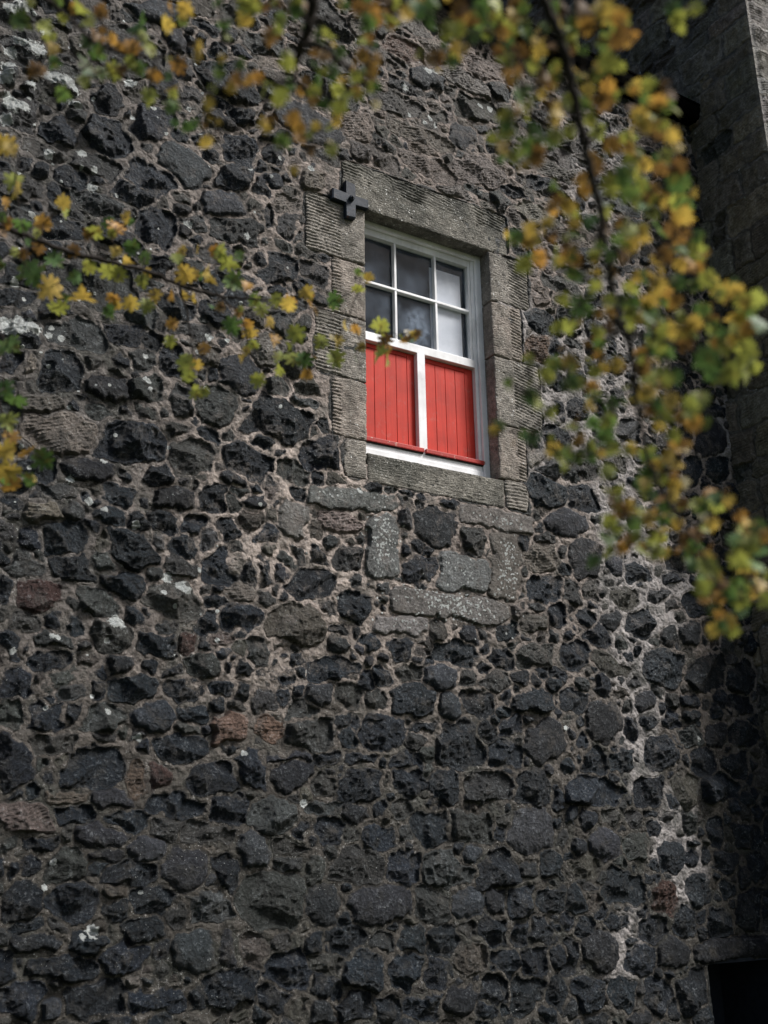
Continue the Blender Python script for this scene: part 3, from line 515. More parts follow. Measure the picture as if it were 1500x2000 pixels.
def block_mesh(name, x0, x1, z0, z1, side, kind, parent, k, y0=-0.016, depth=0.17):
    st = 0.0034; xs = np.linspace(x0, x1, max(6, int((x1-x0)/st))); zs = np.linspace(z0, z1, max(6, int((z1-z0)/st)))
    x, z = np.meshgrid(xs, zs); rs = np.random.RandomState(50+k)
    e = np.minimum(np.minimum(x-x0, x1-x), np.minimum(z-z0, z1-z))
    en = e+0.004*vn(x, z, 0.02, 500+k)
    h = -0.007*np.exp(-np.clip(en, 0, 1)/0.005)+0.003*fbm(x, z, 0.08, 510+k, 3)+0.0012*vn(x, z, 0.012, 520+k)
    if side == 'r': g = ss(x1-.165, x1-.18, x)
    elif side == 'l': g = ss(x0+.145, x0+.16, x)
    elif side == 'b': g = ss(z0+.165, z0+.18, z)*(1-0.7*ss(-.2, .5, vn(x, z, 0.22, 540)))
    elif side == 'a': g = 0.25*ss(z1-.07, z1-.1, z)
    else: g = 0.8*np.ones_like(x)
    a = {'r': 0.03, 'l': 0.22, 'b': 0.12}.get(side, 0.0)
    v = z+a*x+0.003*vn(x, z, 0.07, 530+k); per = 0.0225
    gr = np.clip(np.sin(2*math.pi*v/per)+0.55*vn(x, z, 0.016, 531+k), -0.8, 1.0)
    h = h+g*(0.0046*gr*(0.75+0.35*vn(x, z, 0.06, 532+k))-0.001)
    v2 = z+0.35*x; h = h+(1-g)*0.0007*np.sin(2*math.pi*v2/0.0095+2*vn(x, z, 0.03, 533))
    chips = ss(0.62, 0.85, vn(x, z, 0.035, 560+k)); h = h-0.004*chips
    y = y0-h
    wob = lambda q, s_: 0.010*fbm(q, q*0+k*1.7, 0.07, 600+s_, 3)
    rx = (x-x0)/(x1-x0); rz = (z-z0)/(z1-z0)
    cut = 0.012*np.exp(-np.minimum(z-z0, z1-z)/0.012)
    dl = 0 if side in ('l', 'a') else wob(z, 1)-0.001-cut; drr = 0 if side in ('r', 'a') else wob(z, 2)-0.001-cut
    x_ = x-(dl*(1-rx)**3 if side not in ('l', 'a') else 0)+(drr*rx**3 if side not in ('r', 'a') else 0)
    db = 0 if side == 'b' else 0.35*wob(x, 3); dt = (wob(x, 4) if side == 'b' else 0.3*wob(x, 4))*(0 if side == 'a' else 1)
    z = z-db*(1-rz)**3+dt*rz**3; x = x_
    V = np.stack([x, y, z], -1).reshape(-1, 3).tolist(); nv, nu = x.shape; idx = np.arange(nu*nv).reshape(nv, nu)
    F = np.stack([idx[:-1, :-1], idx[:-1, 1:], idx[1:, 1:], idx[1:, :-1]], -1).reshape(-1, 4).tolist()
    loop = list(idx[0, :])+list(idx[1:, -1])+list(idx[-1, -2::-1])+list(idx[-2:0:-1, 0])
    prev = loop
    for yy in np.linspace(0.02, depth, 7):
        n0 = len(V); jit = 0.0022
        for q in loop:
            vx, vy, vz = V[q]
            V.append([vx+rs.uniform(-jit, jit)*0.5, yy, vz+rs.uniform(-jit, jit)*0.5])
        cur = list(range(n0, n0+len(loop))); L = len(loop)
        for i in range(L): F.append([prev[(i+1) % L], prev[i], cur[i], cur[(i+1) % L]])
        prev = cur
    return localise(mesh_obj(name, V, F, M['ash'][kind], None if parent is None else None, True)) if False else _child(mesh_raw(name, V, F, M['ash'][kind]), parent)
def mesh_raw(name, V, F, mat, smooth=True):
    me = bpy.data.meshes.new(name); me.from_pydata(V, [], F); me.materials.append(mat)
    if smooth: me.polygons.foreach_set('use_smooth', np.ones(len(me.polygons), bool))
    return link(bpy.data.objects.new(name, me))
def _child(o, parent):
    o.parent = parent; inv = Matrix()
    p = parent; T = Matrix()
    while p is not None: T = p.matrix_basis @ T if p.parent is None else p.matrix_parent_inverse @ p.matrix_basis @ T; p = p.parent
    o.matrix_parent_inverse = T.inverted() if parent.parent is None else Matrix(); return o
def part(mb, name, mat, parent, smooth=False): return _child(mesh_raw(name, mb.V, mb.F, mat, smooth), parent)

labs = {0: 'long dressed lintel spotted with white lichen over the window', 1: 'large tooled jamb stone under the iron cross', 11: 'dark mossy stone sill under the red shutters'}
for k, b in enumerate(blocks):
    o = block_mesh(b[0], b[1]+.002, b[2]-.002, b[3]+.002, b[4]-.002, b[5], b[6], house, k, y0=-0.008 if b[0] != 'window_sill' else -0.004, depth=0.19)
    if k in labs: o['label'] = labs[k]
    elif b[0] == 'jamb_stone': o['group'] = 'dressed jamb stones beside the window'

# ---- window
FY = 0.098
fr = MB()
fr.box(2.92, 2.938, FY, 0.20, 3.90, 5.552, b=.003).box(3.874, 3.945, FY, 0.20, 3.90, 5.552, b=.003)           # side boxes
fr.box(2.939, 3.873, FY+.003, 0.20, 5.484, 5.552, b=.003)                                                          # head
fr.box(2.92, 3.945, FY-.006, 0.20, 3.868, 3.899, b=.004).box(2.939, 3.873, FY+.010, 0.20, 3.900, 3.950, b=.003)      # wooden sill, stepped
fr.box(2.939, 3.873, FY+.020, 0.20, 3.951, 3.988, b=.002)
fr.box(3.848, 3.873, FY+.022, 0.20, 3.989, 5.483, b=.002)
win_ = part(fr, 'sash_window', M['white'], house); win_['label'] = 'white wooden window with six panes above two red boarded shutters'
SY = 0.128
sa = MB()
sa.box(2.93, 2.962, SY, .17, 4.735, 5.483, b=.002).box(3.829, 3.847, SY, .17, 4.735, 5.483, b=.002)
sa.box(2.963, 3.828, SY+.001, .17, 5.436, 5.483, b=.002)
sa.box(2.93, 3.847, SY-.012, .17, 4.676, 4.733, b=.003)      # meeting rail
part(sa, 'sash_frame', M['white'], win_)
gb = MB()
zb = 5.095
for xc in (3.2515, 3.5650):
    gb.box(xc-.008, xc+.008, SY+.002, .165, 4.734, zb-.0085, b=.002).box(xc-.008, xc+.008, SY+.002, .165, zb+.0085, 5.435, b=.002)
gb.box(2.963, 3.828, SY, .165, zb-.008, zb+.008, b=.002)
part(gb, 'glazing_bars', M['white'], win_)
mu = MB(); mu.box(3.392, 3.451, SY-.014, .18, 3.989, 4.675, b=.003)
part(mu, 'mullion', M['white'], win_)
X = (2.963, 3.2435, 3.2595, 3.557, 3.573, 3.828)
for zlo, zhi in ((4.734, zb-.008), (zb+.008, 5.435)):
    for a, b in ((0, 1), (2, 3), (4, 5)):
        g = MB(); g.box(X[a]-.003, X[b]+.003, .158, .161, zlo-.003, zhi+.003)
        # ragged putty bead round the pane
        part(g, 'glass_pane', M['glass'], win_)
def shutter(x0, x1, n, xg0, xg1, led0, led1, lab, pitch):
    m = MB(); z0, z1 = 4.022, 4.672; y = .150
    m.box(x0, x1, y+.012, y+.03, z0, z1)                       # backing seen in the grooves
    e = 0.028; xs = xg0; 
    if xg0 > x0+.005: m.box(x0, xg0-.002, y, y+.0115, z0, z1, b=.002)
    while xs < xg1-.002:
        xe = min(xs+pitch, xg1); m.box(xs+.0015, xe-.0015, y-.001, y+.0115, z0, z1-e-.004, b=.0022); xs = xe
    m.box(xg1+.0015, x1, y, y+.0115, z0, z1, b=.002)
    m.box(max(x0, xg0), xg1, y+.0005, y+.0115, z1-e, z1, b=.002)
    s = part(m, 'shutter', M['red'], win_); s['label'] = lab
    l = MB(); l.box(led0, led1, SY-.030, y-.0015, 3.996, 4.022, b=.003); part(l, 'shutter_ledge', M['redworn'], win_)
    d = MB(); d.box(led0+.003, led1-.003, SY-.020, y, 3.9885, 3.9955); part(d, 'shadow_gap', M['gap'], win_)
shutter(2.94, 3.391, 5, 3.012-.079, 3.335, 2.94, 3.418, 'left red boarded shutter, partly behind the stone jamb', .0802)
shutter(3.452, 3.847, 5, 3.472, 3.782, 3.432, 3.885, 'right red boarded shutter, seen whole', .0775)
bl = MB(); p0 = W(838, 520, .168); p1 = W(897, 533.5, .168)
bl.box(p0[0], p1[0], .167, .172, 4.70, 5.366)
bo = part(bl, 'window_panel', M['blind'], house); bo['label'] = 'pale panel standing behind the right hand panes'
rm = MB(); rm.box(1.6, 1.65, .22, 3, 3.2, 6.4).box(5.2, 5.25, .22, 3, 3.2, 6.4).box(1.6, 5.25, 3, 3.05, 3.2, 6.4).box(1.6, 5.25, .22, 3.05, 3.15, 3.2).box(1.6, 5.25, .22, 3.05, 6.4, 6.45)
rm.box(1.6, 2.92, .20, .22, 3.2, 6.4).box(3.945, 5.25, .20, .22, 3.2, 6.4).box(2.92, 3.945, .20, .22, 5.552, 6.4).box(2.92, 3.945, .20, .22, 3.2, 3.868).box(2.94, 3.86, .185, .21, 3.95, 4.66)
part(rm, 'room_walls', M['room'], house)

# ---- dark opening at the foot of the wall
dw = MB(); x0, x1, z0, z1 = HOLE
dw.box(x0-.03, x0+.002, .03, .55, z0, z1).box(x1-.01, x1+.04, .0, .55, z0, z1).box(x0-.02, x1+.04, .01, .55, z1, z1+.05).box(x0-.02, x1+.04, .0, .55, z0-.06, z0).box(x0-.02, x1+.04, .55, .6, z0, z1)
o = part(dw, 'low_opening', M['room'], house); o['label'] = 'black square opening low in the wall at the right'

# ---- gutter, wall head, roof
gu = MB()
prof = [(-.005, 7.36), (-.075, 7.352), (-.110, 7.372), (-.128, 7.42), (-.128, 7.488), (-.137, 7.490), (-.137, 7.505), (-.120, 7.505), (-.118, 7.43), (-.100, 7.395), (-.07, 7.378), (-.005, 7.385)]
xa, xb = -7.0, 6.10; n = len(prof)
for i, xx in enumerate((xa, xb)):
    for (yy, zz) in prof: gu.V.append((xx, yy, zz))
for i in range(n): j = (i+1) % n; gu.F.append((i, n+i, n+j, j))
gu.F.append(tuple(range(n))); gu.F.append(tuple(range(2*n-1, n-1, -1)))
o = part(gu, 'gutter', M['lead'], house); o['label'] = 'dark eaves gutter running into the tower'
rf = MB(); rf.V = [(-7, -.03, 7.47), (6.095, -.03, 7.47), (6.095, 4.5, 11.4), (-7, 4.5, 11.4), (-7, -.03, 7.43), (6.095, -.03, 7.43), (6.095, 4.5, 11.3), (-7, 4.5, 11.3)]
rf.F = [(0, 1, 2, 3), (7, 6, 5, 4), (0, 4, 5, 1), (1, 5, 6, 2), (2, 6, 7, 3), (3, 7, 4, 0)]
part(rf, 'roof', M['slate'], house)
bk = MB(); bk.box(-7, 6.0, 4.45, 4.5, 0, 11.2).box(-7.05, -7.0, 0, 4.5, 0, 7.4); part(bk, 'rear_wall', M['ash'][2], house)

# ------------------------------------------------------------------ tower beside it
tower = empty('stone_tower', (6.9, 0.5, 0)); tower['label'] = 'tall tooled sandstone tower projecting at the right of the rubble wall'; tower['category'] = 'tower'
def courses(u0, u1, v0, v1, seed, quoin_at, plain_below=None):
    rs = np.random.RandomState(seed); out = []; v = v0; k = 0
    while v < v1:
        h = rs.uniform(.13, .30); u = quoin_at; d = -1; first = True; sgn = -1 if quoin_at == u1 else 1; end = u0 if sgn < 0 else u1
        while (u-end)*sgn < 0:
            wd = (0.42 if (k % 2) else 0.26)*rs.uniform(.9, 1.15) if first else rs.uniform(.14, .5)
            a, b = u, u+sgn*wd; c = (a+b)/2
            t = 7 if first or rs.rand() < .45 else rs.choice([9, 2, 9, 7, 1]); first = False
            tw = rs.uniform(-.03, .03)
            if t != 7 and rs.rand() < .8:
                for z in (0, 1): out.append(mk(c+rs.uniform(-.03, .03), v+h*(.25+.5*z), (wd/2-.008, tw*.1), (0, h/4-.006), 4.5, t))
            else: out.append(mk(c, v+h/2, (wd/2-.003, 0), (0, h/2-.003), 6, t))
            u = b
        v += h; k += 1
    return out
def mortar_t(x, y, px, py):
    c = np.empty(x.shape+(3,), np.float32)
    for i, v in enumerate((.15, .137, .115)): c[..., i] = v
    return c
def grow_t(x, y, px, py): return 0.012+0.006*vn(x, y, 0.2, 71)
for k_ in (7,): pass
def edge_round(q):
    def f(x, y, H): return H-0.02*np.exp(-np.clip(q-x, 0, 9)/0.012) if q > 0 else H
    return f
us = np.concatenate([np.arange(-4.0, -1.6, .03), np.arange(-1.6, .700, .0062), [.700]]); vs = np.concatenate([np.arange(0, 1.8, .03), np.arange(1.8, 10.4, .0066), np.arange(10.4, 13, .05)])
st = courses(-4, .70, 0, 13, 21, .70)
lt2 = [(rsl.uniform(-1.5, .68), rsl.uniform(2, 10), rsl.uniform(.004, .010)) for _ in range(110)]
def tp(x, y, H): return np.where(x > .66, H*(1-ss(.66, .70, x))+0.006*ss(.66, .70, x), H)
o = wall_mesh('tower_side', tower, us, vs, st, (6.1, 0, 0), (0, -1, 0), (0, 0, 1), (-1, 0, 0), mortar_t, grow_t, lt2, 140, None, 0.9, tp, 1.8, 0.008, (1.06, 1, .88)); _child(o, tower)
us = np.concatenate([[6.1-.006], np.arange(6.1, 7.0, .0075), np.arange(7.0, 9.5, .05)]); vs = np.concatenate([np.arange(0, 5.5, .03), np.arange(5.5, 10.4, .0075), np.arange(10.4, 13, .05)])
st = courses(6.094, 9.5, 0, 13, 21, 6.094)
lt2 = [(rsl.uniform(6.12, 7), rsl.uniform(5, 10), rsl.uniform(.004, .014)) for _ in range(120)]
def tp2(x, y, H): return np.where(x < 6.14, H*ss(6.10, 6.14, x)+0.0*x, H)
o = wall_mesh('tower_front', tower, us, vs, st, (0, -.70, 0), (1, 0, 0), (0, 0, 1), (0, -1, 0), mortar_t, grow_t, lt2, 240, None, 0.7, tp2, 1.4, 0.006); _child(o, tower)
tb = MB(); tb.box(6.15, 9.5, 3.95, 4.0, 0, 13).box(9.45, 9.5, -.68, 3.95, 0, 13).box(6.08, 9.55, -.72, 4.02, 13, 13.1); part(tb, 'tower_shell', M['ash'][2], tower)

# moss tuft in the corner over the gutter
mo = MB(); rs = np.random.RandomState(8)
for _ in range(260):
    c = np.array([6.075-abs(rs.normal())*.02, .02+rs.normal()*.05, 7.56+rs.normal()*.05]); d = rs.normal(size=3); d /= np.linalg.norm(d); e = np.cross(d, rs.normal(size=3)); e /= np.linalg.norm(e)
    n0 = len(mo.V); mo.V += [tuple(c), tuple(c+d*.018+e*.004), tuple(c+d*.03), tuple(c+d*.018-e*.004)]; mo.F.append((n0, n0+1, n0+2, n0+3))
mt = mo.build('moss_tuft', M['moss']); tag(mt, kind='stuff'); tag(mt, 'small dark green tuft growing on the tower face just above the gutter', 'plant')

# ------------------------------------------------------------------ iron cross
cr = empty('wall_anchor', (2.826, -.02, 5.53)); tag(cr, 'black iron cross-shaped anchor plate bolted at the top left corner of the window', 'anchor plate')
c = MB(); yb, yf = -.004, -.044; w2 = .036
Pc = np.array([2.826, 5.525])
tx = [(-w2, .128), (w2*.9, .118), (w2, w2), (.128, w2*1.0), (.128, -w2*.7), (w2, -w2*.9), (w2*.95, -.128), (-w2*.9, -.135), (-w2, -w2), (-.130, -w2*.85), (-.130, w2*1.1), (-w2, w2)]
V = []; 
for yy, ins in ((yb, 0), (yf+.006, 0), (yf, .005)):
    for (a, b) in tx:
        s = 1-ins/.08 if max(abs(a), abs(b)) > .1 else 1-ins/.06
        V.append((Pc[0]+a*s, yy, Pc[1]+b*s))
n = 12; F = []
for r_ in (0, 1):
    for i in range(n): j = (i+1) % n; F.append((r_*n+i, (r_+1)*n+i, (r_+1)*n+j, r_*n+j))
F += [(24+11, 24+2, 24+5, 24+8), (24+0, 24+1, 24+2, 24+11), (24+2, 24+3, 24+4, 24+5), (24+5, 24+6, 24+7, 24+8), (24+8, 24+9, 24+10, 24+11)]
c.V = V; c.F = F; part(c, 'anchor_cross', M['iron'], cr)
nb_ = MB(); nb_.tube([(Pc[0], yf+.002, Pc[1]), (Pc[0], yf-.016, Pc[1]), (Pc[0], yf-.022, Pc[1])], [.020, .019, .012], 6); nb_.tube([(Pc[0], yf-.020, Pc[1]), (Pc[0], yf-.034, Pc[1])], [.009, .008], 8)
part(nb_, 'bolt', M['iron'], cr)

# ------------------------------------------------------------------ hanging branches
LC = {'g': (.095, .175, .060), 'l': (.33, .36, .095), 'y': (.54, .39, .105), 'o': (.42, .23, .065), 'b': (.17, .10, .042), 'w': (.62, .58, .50)}
half = [(0, -1.0), (.13, -.74), (.27, -.80), (.17, -.46), (.46, -.62), (.62, -.44), (.30, -.22), (.70, -.20), (.84, .06), (.40, .10), (.60, .34), (.42, .52), (.20, .42), (.10, .66), (0, .60)]
outline = half + [(-a, b) for a, b in half[-2:0:-1]]
def at(px, py, t): return CAM+ray(px, py)*t
rb = np.random.RandomState(77)
def catmull(P, R, n=5):
    P = [np.array(p) for p in P]; out = []; ro = []
    for i in range(len(P)-1):
        p0 = P[max(i-1, 0)]; p1 = P[i]; p2 = P[i+1]; p3 = P[min(i+2, len(P)-1)]
        for k in range(n):
            t = k/n; out.append(0.5*((2*p1)+(-p0+p2)*t+(2*p0-5*p1+4*p2-p3)*t*t+(-p0+3*p1-3*p2+p3)*t**3)); ro.append(R[i]+(R[i+1]-R[i])*t)
    out.append(P[-1]); ro.append(R[-1]); return out, ro
def parse(txt, ox, oy, k):
    out = []
    for e in txt.split(';'):
        a, b, s, c = e.split(','); out.append((ox+float(a)/k, oy+float(b)/k, float(s)/k, c))
    return out
def branch(label, stems, leaves, dist, jit, extra=0, extra_r=18, sz=1.28):
    # stems: list of (points in photo pixels with width in px and metres of depth), leaves: list of px,py,size,colour
    base = at(*stems[0][0][:2], stems[0][0][3])
    root = empty('tree_branch', tuple(base)); tag(root, label, 'branch', 'autumn branches hanging in front of the wall')
    sb = MB(); nodes = []; nr = []
    for st_ in stems:
        P = [at(a, b, d) for a, b, w_, d in st_]; R = [max(.0009, 0.5*w_*d/FPX) for a, b, w_, d in st_]
        P, R = catmull(P, R); P = [p+rb.normal(size=3)*0.0012 for p in P]; sb.tube(P, R, 8); nodes += P; nr += [0]*len(P)
    lv = []
    seen = []
    for (a, b, s, c) in leaves:
        if any(math.hypot(a-q[0], b-q[1]) < 0.33*s for q in seen): continue
        seen.append((a, b)); lv.append((a, b, s, c))
    for (a, b, s, c) in list(lv):
        if rb.rand() < extra: lv.append((a+rb.normal()*extra_r, b+rb.normal()*extra_r, s*rb.uniform(.6, .95), rb.choice(list('gggllllyyob'))))
    for st_ in stems:            # the branch goes on, in leaf, outside the picture
        for i in range(len(st_)-1):
            (a0, b0, _, _), (a1, b1, _, _) = st_[i], st_[i+1]; n_ = int(math.hypot(a1-a0, b1-b0)/11)
            for k in range(n_):
                u = k/max(n_, 1); a = a0+(a1-a0)*u+rb.normal()*38; b = b0+(b1-b0)*u+rb.normal()*38+15
                if a < -22 or b < -22: lv.append((a, b, rb.uniform(26, 42), rb.choice(list('gglllyyob'))))
    pts = []
    for (a, b, s, c) in lv: 
        t = dist(a, b) if callable(dist) else dist
        t = t+rb.uniform(-jit, jit); pts.append((at(a, b, t), 0.5*s*t/FPX*sz, c))
    order = list(range(len(pts))); N_ = np.array(nodes); 
    rem = set(order); best = {}
    for i in order: d = np.linalg.norm(N_-pts[i][0], axis=1); j = int(d.argmin()); best[i] = (d[j], N_[j])
    segs = []
    while rem:
        i = min(rem, key=lambda q: best[q][0]); rem.discard(i); a = best[i][1]; b = pts[i][0]
        segs.append((a, b))
        for q in rem:
            d = np.linalg.norm(pts[q][0]-b)*1.06
            if d < best[q][0]: best[q] = (d, b)
    LV = []; LF = []; LCo = []
    camv = None
    for (a, b) in segs:
        mid_ = (a+b)/2+rb.normal(size=3)*0.08*np.linalg.norm(b-a)+np.array([0, 0, .10])*np.linalg.norm(b-a)
        sb.tube([a, mid_, b], [.0014, .0012, .0009], 5)
    for (P0, r, c) in pts:
        f = CAM-P0; f /= np.linalg.norm(f)
        z = f*1.0+rb.normal(size=3)*0.55; z /= np.linalg.norm(z)
        dn = np.array([0, 0, -1.0])+rb.normal(size=3)*0.75; y = -(dn-z*(dn@z)); y /= np.linalg.norm(y); x = np.cross(y, z)
        cup = rb.uniform(.1, .55); fold = rb.uniform(-.1, .45); tw = rb.uniform(-.3, .3); n0 = len(LV)
        col = np.array(LC[c])*rb.uniform(.7, 1.3); alt = np.array(LC[rb.choice(list({'g': 'ggl', 'l': 'lgl', 'y': 'yyl', 'o': 'oyy', 'b': 'byo', 'w': 'wyw'}[c]))])
        pl = [(0, -.12)]+[(u*rb.uniform(.88, 1.1), v*rb.uniform(.9, 1.08)) for u, v in outline]
        for (u, v) in pl:
            hgt = -cup*(v+.1)**2+fold*abs(u)+tw*u*v
            LV.append(tuple(P0+r*(x*u+y*v+z*hgt)))
            mixw = min(1.0, max(0.0, (math.hypot(u, v)-.3)))*rb.uniform(0.3, 1.0); cc = col*(1-mixw)+alt*mixw; LCo.append((*cc, 1.0))
        m = len(outline)
        for i in range(m): LF.append((n0, n0+1+i, n0+1+(i+1) % m))
    part(sb, 'stem', M['bark'], root, True)
    me = bpy.data.meshes.new('leaves'); me.from_pydata(LV, [], LF); me.materials.append(M['leaf'])
    a_ = me.attributes.new('lcol', 'FLOAT_COLOR', 'POINT'); a_.data.foreach_set('color', np.array(LCo, np.float32).ravel())
    me.polygons.foreach_set('use_smooth', np.ones(len(me.polygons), bool))
    _child(link(bpy.data.objects.new('leaves', me)), root)
    return root
L4 = parse("40,60,90,o;500,60,110,y;505,130,90,l;180,230,130,g;340,230,140,o;290,300,80,l;60,210,90,o;20,300,70,b;310,400,110,b;215,370,60,g;180,460,90,b;240,600,200,g;420,500,140,g;10,550,70,g;400,720,190,y;460,880,150,l;650,800,180,y;520,790,90,g;575,430,110,b;700,560,130,l;850,600,150,l;930,620,120,l;740,290,130,l;910,250,140,o;870,300,80,l;990,170,100,y;910,440,90,y;1020,410,130,g;1130,490,120,g;980,520,90,y;590,640,110,g;880,800,110,o;910,860,90,y;850,900,120,g;1020,840,130,y;1150,860,120,l;1210,780,110,y;1110,660,110,l;1420,440,110,y;1450,630,150,y;1340,780,100,o;1440,790,80,y;1340,1010,100,o;1325,1140,100,l;60,1170,130,g", 0, 380, 4)
L5 = parse("140,135,70,y;260,145,100,o;350,220,150,l;200,300,110,y;220,370,90,y;390,370,150,g;500,400,90,o;110,495,70,y;310,560,80,b;440,180,80,g;380,690,140,g;540,500,110,g;600,570,110,l;440,600,70,o;500,680,90,o;520,750,120,y;545,830,90,l;490,870,70,y;470,940,80,y;185,860,90,o;670,670,90,y;690,790,100,o;710,500,110,l;800,540,120,y;930,450,110,y;970,510,100,o;1000,590,80,b;1130,510,130,g;1130,570,80,l;1385,345,80,y;1310,300,60,g;1310,430,100,l;850,750,140,l;750,930,120,l;740,1020,100,l;830,930,120,l;915,940,130,g;990,920,60,o;940,1050,90,o;570,1090,120,l;120,1180,110,l;50,970,140,l;70,1070,110,l;120,980,110,y;1040,810,110,l;1160,800,100,y;1120,780,60,w;1140,930,140,l;1280,900,110,g;1340,850,80,y;1215,690,80,y;1290,720,90,o", 350, 450, 3.75)
LW = parse("745,636,36,l;752,662,30,b;743,692,38,l;755,700,28,l;800,658,24,b;815,652,22,b;795,648,14,w;790,664,18,o", 0, 0, 1)
LL = parse("8,758,40,g;32,782,42,g;12,818,40,l;22,852,30,o;12,880,44,y;50,885,36,o;82,895,42,g;12,918,44,y;22,945,38,o;56,936,28,g;18,668,36,g;14,285,38,y;30,350,36,l;32,368,34,y", 0, 0, 1)
L1 = parse("150,160,160,g;340,200,130,l;400,290,110,l;410,370,110,y;650,90,150,l;680,160,130,l;450,20,90,g;240,10,80,l;740,260,110,b;690,330,120,g;880,310,100,o;930,370,90,o;1080,190,200,g;1120,280,100,l;1300,190,130,y;1180,390,120,l;300,540,150,b;420,480,110,g;770,420,140,g;700,520,190,g;650,630,110,l;900,560,150,l;950,530,120,b;1080,530,120,g;1200,580,120,o;1390,510,150,b;1300,600,110,g;1350,690,110,y;1340,840,140,g;1170,740,140,l;1460,990,120,g;480,730,130,g;80,1140,120,y;1440,70,130,y", 0, 0, 4)
L2 = parse("240,180,120,g;280,280,80,l;420,160,140,y;620,270,150,b;690,150,140,g;50,350,90,y;40,440,90,y;210,500,100,g;210,590,100,g;160,680,80,l;130,800,110,y;120,870,70,y;200,950,70,y;20,960,80,g;110,1110,130,y;370,500,110,g;370,610,150,b;450,620,120,o;520,600,110,o;560,690,140,l;750,490,140,l;700,740,160,l;760,650,110,g;880,630,90,o;960,720,120,l;990,620,110,g;950,780,110,o;1060,270,140,l;1150,400,110,g;1100,330,80,y;1380,190,150,g;1380,290,100,o;1170,20,110,y;1300,50,150,b;1420,60,120,o;1330,430,130,o;1260,510,110,o;1400,530,130,b;1380,600,110,b;1340,560,90,g;1450,450,100,o;1180,620,90,y;1140,700,130,l;1140,690,70,w;1170,790,170,l;1290,740,120,l;1400,680,120,l;1130,900,90,y;1120,970,80,y;560,950,120,y;580,1010,90,y;620,930,90,b;800,920,150,o;840,1000,110,y;840,1070,120,o;970,980,100,y;700,1100,150,g;1090,1160,140,l;1070,1110,50,w;1440,820,80,w;930,1170,100,b;450,40,180,l;400,60,120,g;560,50,120,b;680,30,100,b;800,60,150,b;900,60,140,b;880,220,70,g;960,520,140,g;1100,560,130,g;980,280,80,g;960,410,110,b", 375, 0, 4)
L3 = parse("60,160,150,l;150,110,130,y;60,40,150,b;200,90,120,b;330,60,170,g;260,10,120,b;400,20,150,g;350,150,100,g;500,230,160,l;600,60,150,b;560,150,120,y;640,150,120,b;780,220,180,g;700,280,120,g;830,100,140,y;760,60,160,g;600,300,150,y;560,380,150,y;360,450,120,b;430,440,120,b;520,460,120,l;420,520,80,y;960,220,160,l;1000,130,140,y;900,40,150,l;1030,40,130,b;970,320,140,b;1060,400,140,b;900,400,100,b;1020,540,140,o;1010,620,120,o;960,520,90,b;1170,500,150,l;1240,730,90,y;1180,300,160,y;1220,390,140,y;1120,200,120,g;1060,740,140,g;1120,820,130,l;960,900,150,l;960,1030,140,l;1040,880,90,y;930,1150,140,y;1160,1020,130,g;1360,860,150,y;1330,930,110,y;1340,1060,160,l;1200,1180,130,b;1380,60,150,b;1280,200,130,g;1450,380,110,b;1300,640,130,b;1250,580,110,b;1330,560,100,g;1230,640,100,b", 750, 0, 4)
R2 = parse("60,300,130,b;130,740,140,y;120,850,150,g;90,910,110,g;230,230,170,l;330,170,120,o;440,270,140,g;430,60,160,y;300,60,150,b;530,120,150,l;540,220,150,b;580,260,90,o;880,40,120,g;920,110,130,l;450,400,150,l;280,480,130,y;400,470,140,g;450,560,120,o;430,650,140,b;470,610,110,b;290,680,130,g;350,730,110,l;640,560,120,y;720,550,110,l;650,700,140,b;700,720,80,y;790,660,110,o;870,700,130,l;860,620,100,b;800,850,130,b;870,880,110,y;700,820,140,y;580,900,150,l;620,850,100,y;400,850,130,l;640,1020,150,l;600,960,110,b;700,1080,110,y;830,1020,130,l;880,1100,100,b;900,1180,160,g;960,1190,110,g;480,1190,180,l;390,1080,120,b;290,1160,120,b;360,1020,90,o;740,1250,150,b;820,1300,110,y;900,1320,120,l;600,1260,150,g;660,1200,110,b;950,1390,140,y;900,1400,100,o;600,1480,180,l;540,1440,100,o;780,1480,170,g;740,1400,120,l;880,1500,150,b;960,1540,130,o;930,1590,100,o;620,1610,130,y;680,1500,100,y;430,1390,110,l;350,1440,130,g;200,1340,120,y;180,1360,90,y;30,1480,100,y;100,1530,90,b;820,1650,140,b;1040,1640,140,l;980,1720,130,o;1040,1740,110,o;1100,1810,140,l;230,1780,120,g;370,1770,110,y;180,1670,110,o;370,1860,100,l;790,1850,130,y;730,1790,100,y;910,1830,130,g;600,1880,140,l;1220,1900,150,y;1160,1870,90,l;1330,1960,120,l;730,1950,140,y;900,1960,120,o;840,1900,90,o;540,1950,120,g;480,1680,110,g;560,1660,110,b;400,1600,100,g;250,1540,110,g;180,1600,90,b;700,1330,120,g;520,1560,90,g", 1050, 0, 3.333)
